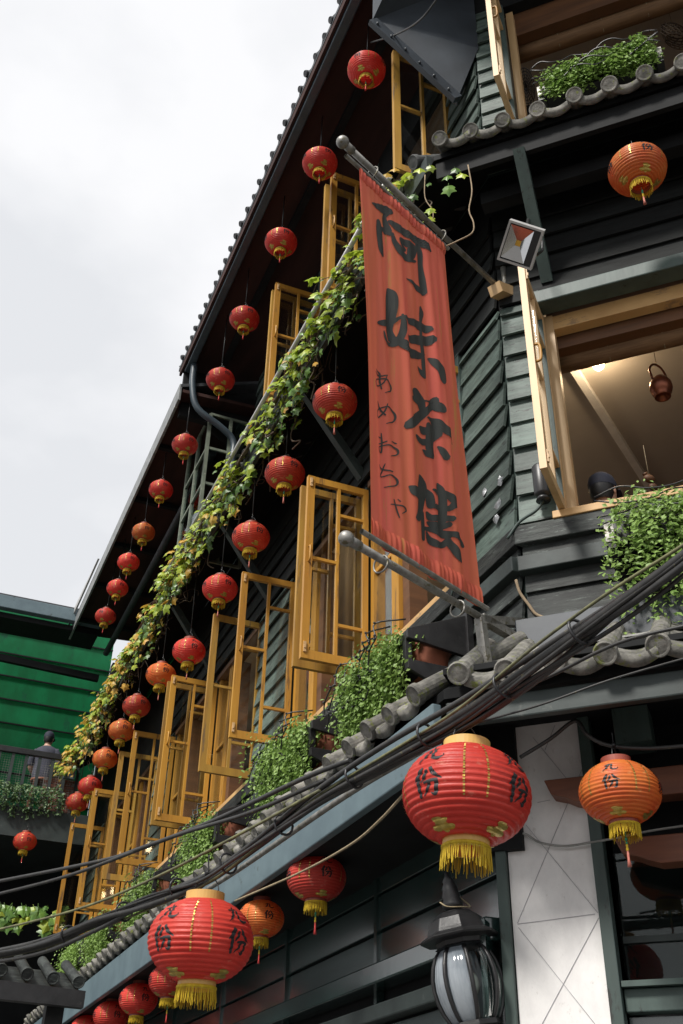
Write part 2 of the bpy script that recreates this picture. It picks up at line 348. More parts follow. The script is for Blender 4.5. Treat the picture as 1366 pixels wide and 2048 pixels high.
# belt ledge, sills, headers, corner trims
hpart(MB().box(F1(CY-.03, 4.90, .075), EX*.075, EY*(EYR-CY), EZ*.125), 'belt_ledge', 'black_board', bevel=.006)
hpart(MB().box(F2(-.03, 4.90, .075), E2*4.4, -N2*.075, EZ*.125), 'belt_ledge', 'black_board', bevel=.006)
hpart(MB().box(F1(CY-.02, 4.72, .10), EX*.1, EY*(EYR-CY), EZ*.10), 'belt_ledge', 'dark_beam', bevel=.006)
hpart(MB().box(F2(-.02, 4.70, .10), E2*4.4, -N2*.1, EZ*.10), 'belt_ledge', 'dark_beam', bevel=.006)
for s in (F1(CY, 0), ):
    hpart(MB().box(F1(5.0, 5.06, .05), EX*.05, EY*.05, EZ*1.85), 'jamb_trim', 'trim_green')
    hpart(MB().box(F2(.235, 5.06, .06), E2*.05, -N2*.06, EZ*1.85), 'jamb_trim', 'trim_green')
    hpart(MB().box(F2(.225, 8.55, .06), E2*.05, -N2*.06, EZ*1.9), 'jamb_trim', 'trim_green')
for a, b in O2:
    hpart(MB().box(F1(a-.02, 5.025, .07), EX*.22, EY*(b-a+.04), EZ*.045), 'window_sill', 'sill_wood', bevel=.004)
    hpart(MB().box(F1(a, 6.80, .01), EX*.12, EY*(b-a), EZ*.06), 'window_header', 'room_wood')
for a, b in O3: hpart(MB().box(F1(a-.02, 8.69, .07), EX*.2, EY*(b-a+.04), EZ*.045), 'window_sill', 'sill_wood', bevel=.004)
hpart(MB().box(F2(.21, 5.025, .085), E2*2.0, -N2*.25, EZ*.05), 'window_sill', 'sill_wood', bevel=.004)
hpart(MB().box(F2(.21, 8.72, .085), E2*2.1, -N2*.25, EZ*.05), 'window_sill', 'sill_wood', bevel=.004)
hpart(MB().box(F2(.20, 6.72, .14), E2*4.0, -N2*.14, EZ*.11), 'window_header', 'trim_green', bevel=.008)
hpart(MB().box(F2(.29, 6.50, -.12), E2*1.9, -N2*.10, EZ*.40), 'header_boards', 'room_wood')
hpart(MB().box(F2(.29, 6.60, -.03), E2*1.9, -N2*.08, EZ*.12), 'header_boards', 'sill_wood')
hpart(MB().box(F2(.28, 10.17, -.1), E2*2.0, -N2*.10, EZ*.6), 'header_boards', 'room_wood')
for z, t1 in ((6.51, 2.1), (10.165, 2.2)):     # rolled bamboo blinds
    a, b = F2(.3, z, -.28), F2(t1, z, -.28)
    bl = hpart(MB().tube([a+(b-a)*k/12 for k in range(13)], .075, 12), 'bamboo_blind', 'blind')
    for k in range(1, 5): p = a+(b-a)*k/5; hpart(MB().tube([p+EZ*.3, p+N2*.08, p-EZ*.09], .004, 5), 'blind_cord', 'rope', bl)

# ------------------------------------------------------------------ casement windows
def casement(w, h):
    """leaf in local x (hinge 0 to outer edge w), z up, thickness along y; inner face at -y"""
    t = .042; so_, si, rt, rb, mu = .062, .048, .062, .075, .026
    f = MB()
    f.cbox(0, si, 0, t, 0, h); f.cbox(w-so_, w, 0, t, 0, h)
    f.cbox(si, w-so_, .002, t-.002, h-rt, h); f.cbox(si, w-so_, .002, t-.002, 0, rb)
    xm = (si+w-so_)/2
    f.cbox(xm-mu/2, xm+mu/2, .004, t-.004, rb, h-rt)
    zc = rb+(h-rb-rt)*.53; zt = h-rt-(h-rb-rt)*.17; zb = rb+(h-rb-rt)*.17
    f.cbox(xm+mu/2, w-so_, .006, t-.006, zc-mu/2, zc+mu/2)
    for z in (zt, zb): f.cbox(si, xm-mu/2, .006, t-.006, z-mu/2, z+mu/2)
    panes = [(xm+mu/2, w-so_, rb, zc-mu/2), (xm+mu/2, w-so_, zc+mu/2, h-rt), (si, xm-mu/2, rb, zb-mu/2), (si, xm-mu/2, zb+mu/2, zt-mu/2), (si, xm-mu/2, zt+mu/2, h-rt)]
    pm = [MB().cbox(a+.001, b-.001, t/2-.0015, t/2+.0015, c+.001, d-.001).mesh('pane', 'glass') for a, b, c, d in panes]
    hz = zc+.02
    hd = MB().tube(catmull([(w-.03, 0, hz-.07), (w-.03, -.03, hz-.06), (w-.03, -.036, hz), (w-.03, -.03, hz+.06), (w-.03, 0, hz+.07)], 4), .009, 8).mesh('handle', 'ochre')
    hg = [MB().cbox(w-.038, w-.016, -.010, -.0005, z, z+.085).cbox(w-.034, w-.020, -.016, -.010, z+.03, z+.055).mesh('latch', 'pale_wood') for z in (.05, h-.11)]
    return f, pm, hd, hg
LEAF = {}
def leaf(origin, out, side, w, h, m, ang=0.):
    """origin = hinge foot; out = direction the leaf points; side = direction of its inner face"""
    k = (w, h, m)
    if k not in LEAF:
        f, pm, hd, hg = casement(w, h); LEAF[k] = (f.mesh('casement_window', m), pm, hd, hg)
    fm, pm, hd, hg = LEAF[k]
    x = Vector(out); y = -Vector(side)
    if x.cross(y).z < 0: MTX = frame(origin, x, y, EZ)      # mirrored leaf keeps z up
    else: MTX = frame(origin, x, y, EZ)
    o = link('casement_window', fm, H, HI @ MTX)
    for p in pm: link('pane', p, o)
    link('handle', hd, o)
    for q in hg: link('latch', q, o)
    return o
def rot(v, deg): return Matrix.Rotation(math.radians(deg), 3, 'Z') @ Vector(v)
WJ = (1.5, -2.0, 1.0, 2.5, -1.5, .5)
for i, (a, b) in enumerate(O2):
    leaf(F1(a, 5.08, 0), rot(N1, WJ[i]), EY, .555, 1.70, 'ochre_old')
    leaf(F1(b, 5.08, 0), rot(N1, -WJ[(i+2) % 6]*.8), -EY, .555, 1.70, 'ochre')
    for y in (a+.003, b-.063): hpart(MB().cbox(XW+.02, XW+.12, y, y+.06, 5.07, 6.80), 'window_jamb', 'ochre')
    # fixed light next to the far jamb and the thick centre post
    fx = MB().cbox(XW+.03, XW+.075, b-.40, b-.375, 5.07, 6.8).cbox(XW+.032, XW+.073, b-.375, b-.063, 5.92, 5.955).cbox(XW+.032, XW+.073, b-.375, b-.063, 5.07, 5.13)
    fo = hpart(fx, 'fixed_light', 'ochre'); hpart(MB().cbox(XW+.05, XW+.054, b-.374, b-.064, 5.14, 6.79), 'pane', 'glass', fo)
    hpart(MB().cbox(XW+.02, XW+.13, b-.52, b-.40, 5.07, 6.8), 'window_post', 'ochre')
    hpart(MB().cbox(XW+.05, XW+.20, b-.64, b-.53, 5.07, 6.8), 'window_post', 'room_wood')
for i, (a, b) in enumerate(O3):
    leaf(F1(a, 8.74, 0), rot(N1, WJ[i+1]), EY, .555, 1.66, 'ochre_old')
    if i < 2: leaf(F1(b, 8.74, 0), rot(N1, WJ[i]), -EY, .555, 1.66, 'ochre')
    for y in (a+.003, b-.063): hpart(MB().cbox(XW+.02, XW+.12, y, y+.06, 8.73, 10.45), 'window_jamb', 'room_wood')
leaf(F2(.29, 5.08, 0), rot(N2, -2), E2, .52, 1.62, 'pale_wood')
leaf(F2(.27, 8.78, 0), rot(N2, -3), E2, .52, 1.62, 'pale_wood')
leaf(F2(2.15, 8.78, 0), rot(N2, 3), -E2, .52, 1.62, 'pale_wood')
for z in (5.075, 8.775): hpart(MB().box(F2(.285, z, -.02), E2*.06, -N2*.09, EZ*1.65), 'window_jamb', 'pale_wood')

# ------------------------------------------------------------------ tiled skirt roofs
def disc_tile(r=.058, L=.8):
    """roll tile with a round end disc; local y points downslope/outward, end face at y=0"""
    mb = MB(); n = 10
    mb.v = []; K = 20; pr = [(0.001, -.0015), (r*.70, -.003), (r*.78, -.001), (r*.90, 0), (r, -.010), (r, -.034), (r*.84, -.036)]
    vs = [(q*math.cos(2*math.pi*k/K), y, q*math.sin(2*math.pi*k/K)) for q, y in pr for k in range(K)]
    mb.add(vs, [(i*K+k, i*K+(k+1) % K, (i+1)*K+(k+1) % K, (i+1)*K+k) for i in range(len(pr)-1) for k in range(K)])
    for (y0, y1, rr) in ((-L, -.03, r*.84), ):
        arc = [(rr*math.cos(a), rr*math.sin(a)) for a in [math.pi*2*k/18 for k in range(18)]]
        mb.prism([(x, y0, z) for x, z in arc], (0, y1-y0, 0))
    return mb
def pan_tile(w=.24, L=.8):
    mb = MB(); n = 8; top = []; 
    for k in range(n+1):
        x = -w/2+.02+(w-.04)*k/n; z = -.032*math.sin(math.pi*k/n)
        top.append((x, z))
    vs = []; 
    for y in (-L, -.045, -.01):
        for x, z in top: vs.append((x, y, z+(.0 if y < -.04 else -.006)))
    for x, z in top: vs.append((x, -.01, z-.062))
    for x, z in top: vs.append((x, -.035, z-.064))
    N = n+1
    mb.add(vs, [(i*N+k, (i+1)*N+k, (i+1)*N+k+1, i*N+k+1) for i in range(4) for k in range(n)], True)
    return mb
TM = {}
def tile_row(roof, p0, along, out, n, pitch, slope, m, first=True, r=.058):
    key = (m, r)
    if key not in TM: TM[key] = (disc_tile(r).mesh('roll_tile', m), pan_tile().mesh('pan_tile', m))
    dm, pm = TM[key]
    y = (out*math.cos(slope)-EZ*math.sin(slope)); z = along.cross(y); x = along
    if z.z < 0: x = -along; z = x.cross(y)
    for i in range(n):
        j = Vector((RNG.uniform(-.012, .012), RNG.uniform(-.016, .016), RNG.uniform(-.010, .010)))
        link('roll_tile', dm, roof, frame(p0+along*(i*pitch)+j, x, y, z))
        j = Vector((RNG.uniform(-.004, .004), RNG.uniform(-.012, .006), RNG.uniform(-.004, .004)))
        link('pan_tile', pm, roof, frame(p0+along*((i+.5)*pitch)+j+EZ*.012, x, y, z))
def skirt(xe, z, rise, m_under, yend, n1, n2, tile_m1='tile', tile_m2='tile'):
    """roof wrapping the corner: edge plane x=xe on the long side, mitred to the canted side"""
    o1 = XW-xe; ysum = XW+CY-o1*math.sqrt(2)*1.0
    return None
TAN = math.tan(math.radians(22.5))
def skirt_roof(o, z, rise, yend, tend, m_face, cov_h):
    yc = CY-o*TAN                                   # mitre corner on the edge
    edge1 = [Vector((XW-o, yc, z)), Vector((XW-o, yend, z))]; wall_1 = [Vector((XW, CY, z+rise)), Vector((XW, yend, z+rise))]
    c2 = Vector((XW-o, yc, z)); e2b = F2(tend, z, o); w2b = F2(tend, z+rise, 0)
    mb = MB()
    th = .05
    i_ = .12; ci = Vector((XW-o+i_, CY-(o-i_)*TAN, z+.06)); A = [ci, Vector((XW-o+i_, yend, z+.06)), wall_1[1], wall_1[0]]; B = [F2(tend, z+.06, o-i_), ci, wall_1[0], w2b]
    for poly in (A, B): mb.prism([p-EZ*.10 for p in poly], EZ*th)
    roof = hpart(mb, 'skirt_roof', 'soffit')
    return roof, c2
# upper skirt (between second and third storey)
r3, c3 = skirt_roof(.74, 7.92, .50, EYR, 4.2, 'soffit', 0)
tile_row(r3, c3+EY*.16, EY, N1, 26, .24, .55, 'tile_dark')
tile_row(r3, F2(-.18, 7.93, .74), E2, N2, 11, .238, .55, 'tile')
hpart(MB().box(c3+Vector((.05, .03, -.20)), EX*.04, EY*13.6, EZ*.16), 'fascia_board', 'dark_beam')
hpart(MB().box(F2(-.25, 7.70, .60), E2*4.2, -N2*.04, EZ*.17), 'fascia_board', 'soffit')
hpart(MB().box(F2(.0, 7.60, .35), E2*4.2, -N2*.10, EZ*.12), 'eave_purlin', 'soffit')
for t in (.35, 2.2): hpart(MB().beam(F2(t, 7.0, .02), F2(t, 7.74, .60), .08, .09), 'eave_strut', 'trim_green')
for y in (6.8, 9.2, 11.2): hpart(MB().beam(F1(y, 6.95, .02), F1(y, 7.74, .60), .07, .08), 'eave_strut', 'dark_beam')
hpart(MB().tube([F1(CY+.1, 8.03, .80), F1(11, 8.04, .80)], .022, 8), 'edge_pipe', 'alu')
# lower skirt (over the street)
r2, c2 = skirt_roof(.86, 3.72, .62, EYR, 4.2, 'soffit', 0)
tile_row(r2, c2+EY*.16, EY, N1, 46, .27, .6, 'tile')
tile_row(r2, F2(-.20, 3.73, .86), E2, N2, 12, .235, .6, 'tile', r=.058)
hpart(MB().box(c2+Vector((.045, .03, -.36)), EX*.05, EY*13.4, EZ*.28), 'fascia_board', 'fascia', bevel=.008)
hpart(MB().box(F2(-.30, 3.54, .74), E2*4.2, -N2*.05, EZ*.12), 'fascia_board', 'dark_beam', bevel=.008)
hpart(MB().prism([(2.24, 4.26, 3.39), (2.24, 17.4, 3.39), (2.98, 17.4, 3.39), (2.98, 4.86, 3.39)], EZ*.03), 'eave_soffit', 'soffit')
hpart(MB().prism([F2(-.30, 3.80, .76), F2(4.2, 3.80, .76), G2(4.2, 3.80, -.3), G2(-.1, 3.80, -.3)], EZ*.03), 'eave_soffit', 'soffit')
hpart(MB().box(F2(-.02, 4.02, .30), E2*4.2, -N2*.03, EZ*.26), 'flashing', 'metal_sheet', bevel=.005)
hpart(MB().prism([F2(0.1, 3.98, .50), F2(4.2, 3.98, .50), F2(4.2, 4.06, .31), F2(0.1, 4.06, .31)], EZ*.01), 'flashing', 'wire_grey')
# top roof
ZR = 11.02
tr = hpart(MB().prism([(2.0, 2.0, ZR), (2.0, 10.75, ZR), (3.3, 10.75, ZR+.12), (3.3, 2.0, ZR+.12)], EZ*.04), 'eave_soffit', 'brown_soffit')
rf = hpart(MB().prism([(1.98, 2.0, ZR+.05), (1.98, 10.8, ZR+.05), (4.9, 10.8, ZR+1.4), (4.9, 2.0, ZR+1.4)], EZ*.06), 'roof', 'roof_dark')
key = ('roof_dark', .05); TM[key] = (disc_tile(.036).mesh('roll_tile', 'roof_dark'), pan_tile(.21).mesh('pan_tile', 'roof_dark'))
tile_row(rf, Vector((1.955, 2.6, ZR+.115)), EY, N1, 39, .21, .43, 'roof_dark', r=.05)
hpart(MB().cbox(1.985, 2.015, 2.0, 10.75, ZR-.06, ZR+.08), 'fascia_board', 'brown_soffit')
hpart(MB().prism([(2.02, 2.0, ZR-.10), (2.02, 2.0, ZR-.02), (2.13, 2.0, ZR-.02), (2.11, 2.0, ZR-.10)], EY*8.6), 'gutter', 'gutter', bevel=.01)
hpart(MB().cbox(2.03, 3.3, 10.62, 10.70, 10.2, ZR-.02), 'gable_board', 'soffit')
hpart(MB().cbox(2.45, 2.52, 4.3, 10.3, ZR-.06, ZR+.02), 'soffit_batten', 'soffit')
# folded sheet-metal hood under the hip at the corner
hp = [onx(745, 40, 2.12), onx(915, 197, 2.86), F2(.03, 9.95, .05), F2(.03, 11.0, .05), F2(.3, 11.3, 1.2), onx(748, -120, 2.1)]
hm = MB()
a, b, c, d, e, f = hp
hm.add([a, b, c, d, e, f], [(0, 1, 2), (0, 2, 3), (0, 3, 4), (0, 4, 5)])
off = Vector((.05, .10, .05)); hm.add([p+off for p in hp], [(2, 1, 0), (3, 2, 0), (4, 3, 0), (5, 4, 0)])
hm.add([a, b, a+off, b+off, c, c+off], [(0, 2, 3, 1), (1, 3, 5, 4)])
hood = hpart(hm, 'corner_hood', 'metal_sheet')
hpart(MB().beam(a-EZ*.02, b-EZ*.01, .05, .09), 'hood_edge', 'metal_sheet', hood)
for k in range(6):
    p = a+(b-a)*(k+.5)/6+Vector((-.03, -.03, -.02)); hpart(MB().ball(p, .014, 8, 6), 'rivet', 'metal_sheet', hood)
# ------------------------------------------------------------------ ground floor
def gwall(): pass
hpart(MB().cbox(XG+.06, XG+.2, YG, EYR, 0, 4.1), 'ground_wall', 'soffit')
ys = [YG+.04, 6.27, 7.9, 9.5, 11.1, 12.7]
zs = [(2.845, 3.055), (3.065, 3.28), (3.29, 3.40)]
for i in range(5):
    for z0, z1 in zs: hpart(MB().prism([(XG+.012+.012*RNG.random(), ys[i]+.012, z0+.004), (XG+.012+.02*RNG.random(), ys[i]+.012, z1-.004), (XG+.055, ys[i]+.012, z1-.004), (XG+.055, ys[i]+.012, z0+.004)], EY*(ys[i+1]-ys[i]-.024)), 'wall_panel', 'gloss_panel', bevel=.006)
    hpart(MB().cbox(XG, XG+.05, ys[i]-.03 if i else ys[i]-.02, ys[i]+.010, 2.2, 3.4), 'panel_batten', 'gloss_panel')
hpart(MB().cbox(XG-.12, XG+.05, YG+.06, 12.6, 2.72, 2.832), 'shop_lintel', 'gloss_panel', bevel=.01)
hpart(MB().cbox(XG-.06, XG+.05, YG+.08, 8.2, 2.54, 2.63), 'awning_box', 'dark_beam', bevel=.01)
for i in range(5): hpart(MB().cbox(XG+.02, XG+.045, ys[i]+.03, ys[i+1]-.03, .1, 2.52), 'shop_panel', 'gloss_panel')
# plastered pillar with pencilled diagonals
pil = hpart(MB().box(G2(0, 0), E2*.425, -N2*.4, EZ*3.80), 'pillar', 'plaster')
def pline(a, b, nm='pencil_line'):
    A, B = [onp(*q, G2(0, 0, .002), N2) for q in (a, b)]; hpart(MB().beam(A, B, .0022, .002, N2), nm, 'pencil', pil)
for a, b in [((1165, 1536), (1035, 1846)), ((1052, 1650), (1196, 1826)), ((1035, 1848), (1190, 1828)), ((1197, 1836), (1084, 2048)), ((1037, 1855), (1190, 2048)), ((1066, 1475), (1160, 1590)), ((1110, 1450), (1090, 1500)), ((1075, 1605), (1100, 1600))]: pline(a, b)
hpart(MB().box(G2(-.06, 0, .03), E2*.055, -N2*.1, EZ*3.36), 'corner_trim', 'trim_green', bevel=.004)
hpart(MB().box(G2(.425, 0, .03), E2*.06, -N2*.1, EZ*3.80), 'corner_trim', 'trim_green', bevel=.004)
hpart(MB().box(G2(-.14, 0, .12), E2*.03, -N2*.25, EZ*2.80), 'door_edge', 'gloss_panel')
hpart(MB().box(G2(-.10, 3.14, .05), E2*.19, -N2*.1, EZ*.66), 'pillar_notch', 'soffit')
hpart(MB().box(G2(.49, 0, -.25), E2*3.4, -N2*.08, EZ*4.1), 'shop_front', 'soffit')
hpart(MB().box(G2(.49, 2.38, -.02), E2*3.2, -N2*.10, EZ*.10), 'shop_rail', 'trim_green', bevel=.006)
hpart(MB().box(G2(.49, 2.483, .02), E2*3.2, -N2*.12, EZ*.025), 'shop_rail', 'trim_green')
hpart(MB().box(G2(.49, 2.51, -.16), E2*3.2, -N2*.006, EZ*.62), 'shop_pane', 'glass_tint')
hpart(MB().box(G2(.50, 2.70, -.14), E2*3.2, -N2*.05, EZ*.03), 'shop_muntin', 'dark_beam')
hpart(MB().box(G2(.49, 1.0, -.10), E2*3.2, -N2*.05, EZ*1.37), 'shop_pane', 'gloss_panel')
hpart(MB().box(G2(.62, 3.60, .10), E2*.18, -N2*.18, EZ*.19), 'beam_end', 'trim_green')
def corbel(t0, z, d, h, L=3.0):
    pr = [(0, h), (.03, h*.45), (.10, h*.30), (.14, .02), (.20, 0), (L, 0), (L, h)]
    hpart(MB().prism([G2(t0+x, z+y, d) for x, y in pr], -N2*.12), 'carved_beam', 'brown_wood', bevel=.006)
corbel(.24, 3.31, .12, .14); corbel(.56, 2.98, .16, .13)
# interior bulbs of the upper rooms (lit in the photograph)
def bulb(p, e=7.):
    t = thing('ceiling_bulb', '', 'lamp', p)
    MB().ball((0, 0, 0), .045, 14, 10).build('globe', 'bulb', t)
    MB().lathe([(.0, .09), (.05, .09), (.055, .06), (.03, .035)], 16).build('socket', 'alu', t)
    l = bpy.data.lights.new('bulb_light', 'POINT'); l.energy = e; l.color = (1, .72, .42); l.shadow_soft_size = .05
    lo = bpy.data.objects.new('bulb_light', l); COL.objects.link(lo); lo.parent = t; lo.location = (0, 0, -.07)
    return t
for q, pl, lb, e in [((1197, 730), 7.02, 'round warm bulb lit on the ceiling beside the roller blind, in the canted window', 8), ((757, 1195), 6.7, 'round warm bulb seen through the panes beside the lower flagpole ball', 3),
                   ((601/4.454+380, 1425/4.454+1140), 6.4, 'warm bulb glowing in the bottom panes of the second open casement from the corner', 2.5), ((950, 985), 6.6, 'warm bulb just visible between the banner and the black wall lamp', 2.5)]:
    d = ray(*q); k = (pl-1.6)/d[2]; p = Vector(CAM+d*k); b_ = bulb(p, e); b_['label'] = lb; b_['group'] = 'warm bulbs in the upper rooms'

# ================================================================== NEIGHBOUR HOUSE (lower eave beyond the tea house)
NB = thing('neighbour_house', 'adjoining house with lower metal eave and glazed bay beyond the tea house', 'building', (3.0, 10.4, 0))
NI = Matrix.Translation((-3.0, -10.4, 0))
def npart(mb, name, m, parent=None, bevel=0):
    o = mb.build(name, m, NB, None, bevel); o.matrix_local = NI
    if parent: o.parent = parent; o.matrix_local = Matrix()
    return o
ZN = 10.42
npart(MB().cbox(3.2, 8, 10.45, 18, 8.2, ZN+.1), 'wall', 'soffit')
npart(MB().prism([(2.0, 10.42, ZN), (2.0, 17.9, ZN), (3.4, 17.9, ZN+.08), (3.4, 10.42, ZN+.08)], EZ*.05), 'eave_soffit', 'brown_soffit')
npart(MB().prism([(1.97, 10.42, ZN+.08), (1.97, 17.9, ZN+.08), (5.5, 17.9, ZN+1.5), (5.5, 10.42, ZN+1.5)], EZ*.05), 'roof', 'roof_dark')
npart(MB().cbox(1.95, 1.985, 10.42, 17.9, ZN-.14, ZN+.13), 'fascia_board', 'edge_metal', bevel=.006)
npart(MB().prism([(1.90, 15.3, ZN+.15), (1.90, 17.9, ZN+.15), (1.90, 17.9, ZN+.32)], EX*.03), 'gable_flashing', 'alu')
for y in (11.6, 13.0, 14.4, 15.8, 17.2): npart(MB().cbox(2.0, 3.2, y, y+.07, ZN-.07, ZN-.005), 'rafter', 'soffit')
npart(MB().tube([(2.62, 11.0, ZN-.40), (2.62, 17.6, ZN-.42)], .055, 10), 'conduit_pipe', 'roof_dark')
npart(MB().tube([(2.85, 11.3, ZN-.75), (2.85, 17.6, ZN-.75)], .05, 10), 'bamboo_pole', 'brown_wood')
npart(MB().tube(catmull([(2.10, 10.40, 10.93), (2.12, 10.42, 10.55), (2.22, 10.42, 10.22), (2.55, 10.42, 10.02), (2.74, 10.44, 9.86), (2.75, 10.44, 9.5), (2.75, 10.44, 8.2)], 5), .045, 10), 'downpipe', 'gutter')
npart(MB().cbox(2.98, 3.02, 12.8, 17.9, 8.2, ZN-.5), 'green_panel', 'green_sheet')
# glazed bay: two panes faces with pale frames
bay = [((2.42, 10.52), (2.42, 11.5)), ((2.42, 10.50), (2.98, 10.50))]
fr = MB()
for (x0, y0), (x1, y1) in bay:
    a, b = Vector((x0, y0, 8.05)), Vector((x1, y1, 8.05)); n = 2 if y1 > y0 else 2
    for k in range(n+1): p = a+(b-a)*k/n; fr.beam(p, p+EZ*2.2, .04, .04, EX)
    for z in (0, .55, 1.1, 1.65, 2.2): fr.beam(a+EZ*z, b+EZ*z, .03, .035)
bo = npart(fr, 'bay_frame', 'bay_paint')
for (x0, y0), (x1, y1) in bay:
    a, b = Vector((x0, y0, 8.05)), Vector((x1, y1, 8.05))
    for k in range(2):
        for z in range(4):
            p = a+(b-a)*k/2; q = (b-a)/2; u = q.normalized()
            npart(MB().box(p+u*.022+EZ*(z*.55+.02), q-u*.044, EZ*.51, q.cross(EZ).normalized()*.004), 'pane', 'glass_tint', bo)

# ================================================================== GREEN-SHEETED HOUSE ACROSS THE END OF THE STREET
GB = thing('end_house', 'house across the street end with green corrugated sheeting, dark roof edge and terrace', 'building', (1.2, 17.6, 0))
GI = Matrix.Translation((-1.2, -17.6, 0))
def gpart(mb, name, m, parent=None, bevel=0):
    o = mb.build(name, m, GB, None, bevel); o.matrix_local = GI
    if parent: o.parent = parent; o.matrix_local = Matrix()
    return o
gpart(MB().cbox(-4, 2.42, 17.4, 17.55, 10.42, 10.66), 'roof_edge', 'fascia', bevel=.01)
gpart(MB().prism([(-4, 17.45, 10.66), (2.42, 17.45, 10.66), (2.42, 18.3, 10.85), (-4, 18.3, 10.85)], EZ*.05), 'roof', 'roof_dark')
gpart(MB().cbox(-4, 2.42, 17.56, 18.2, 10.30, 10.40), 'roof_soffit', 'soffit')
gpart(MB().beam((-4, 17.9, 9.85), (2.6, 17.9, 9.62), .09, .12), 'roof_purlin', 'soffit')
for k in range(9):
    z0 = 7.2+k*.46
    gpart(MB().cbox(-4, 3.0, 19.3, 19.33, z0+.02, z0+.46), 'green_panel', 'green_sheet')
    gpart(MB().cbox(-4, 3.0, 19.26, 19.29, z0-.012, z0+.012), 'panel_batten', 'soffit')
gpart(MB().cbox(-4, 7.0, 20.4, 20.6, 0, 7.6), 'back_wall', 'soffit')
gpart(MB().cbox(3.02, 7.0, 19.2, 19.4, 7.0, 10.6), 'side_wall', 'soffit')
gpart(MB().cbox(-4, 2.75, 17.5, 20.3, 6.55, 6.95), 'terrace_slab', 'dark_beam')
gpart(MB().cbox(-4, 2.75, 17.44, 17.5, 6.50, 6.98), 'terrace_edge', 'dark_beam')
gpart(MB().cbox(-4, 3.0, 17.6, 20.3, 3.5, 3.6), 'lower_floor', 'soffit')
gpart(MB().cbox(-4, 3.0, 17.45, 17.6, 0, 3.6), 'lower_wall', 'soffit')
gpart(MB().cbox(-4, 2.5, 17.52, 17.60, 7.88, 7.98), 'terrace_rail', 'black_paint', bevel=.01)
for k in range(13): gpart(MB().cbox(2.44-k*.22, 2.49-k*.22, 17.54, 17.58, 6.98, 7.88), 'baluster', 'dark_beam')
msh = MB()
for k in range(44): msh.cbox(2.4-k*.04, 2.402-k*.04, 17.575, 17.578, 7.0, 7.88)
for k in range(22): msh.cbox(.7, 2.42, 17.575, 17.578, 7.0+k*.04, 7.002+k*.04)
gpart(msh, 'wire_mesh', 'wire_grey')
wl_ = gpart(MB().cbox(1.95, 2.5, 17.72, 17.80, 6.95, 7.62), 'brick_pier', 'mortar')
bm = MB().cbox(-.055, .055, -.01, .01, -.022, .022).mesh('brick', 'brick_red')
for r_ in range(12):
    for c_ in range(5):
        x = 1.95+.055+c_*.118+(.055 if r_ % 2 else 0)
        if x < 2.47: link('brick', bm, wl_, Matrix.Translation((x, 17.715, 6.99+r_*.055)))
gpart(MB().cbox(2.22, 2.4, 17.42, 17.5, 7.55, 7.72), 'junction_box', 'fascia')

# dark tiled canopy at the left, over the lane
CP = thing('lane_canopy', 'small black tiled canopy under the cable bundle, left of the big lantern', 'canopy', (1.2, 9, 2.9))
cm = MB().prism([(-1.6, 8.9, 2.95), (1.58, 8.9, 2.88), (1.58, 8.9, 3.0), (-1.6, 8.9, 3.12)], EY*.10)
for nm, mb_, m_ in (('canopy_beam', cm, 'black_paint'), ('canopy_deck', MB().prism([(-1.6, 9.0, 3.02), (1.55, 9.0, 2.96), (1.55, 9.7, 3.2), (-1.6, 9.7, 3.28)], EZ*.05), 'black_board'), ('canopy_post', MB().cbox(1.36, 1.5, 9.3, 9.44, 0, 3.0), 'black_paint'), ('canopy_post', MB().cbox(-1.5, -1.36, 9.3, 9.44, 0, 3.05), 'black_paint')):
    o = mb_.build(nm, m_, CP); o.matrix_local = Matrix.Translation((-1.2, -9, -2.9))
tmn = disc_tile(.05, .8).mesh('roll_tile', 'black_board')
for k in range(12):
    y_ = Vector((0, -.95, -.31)).normalized(); link('roll_tile', tmn, CP, Matrix.Translation((-1.2, -9, -2.9)) @ frame((1.52-k*.2, 8.92, 3.06+k*.012), -EX, y_, (-EX).cross(y_)))

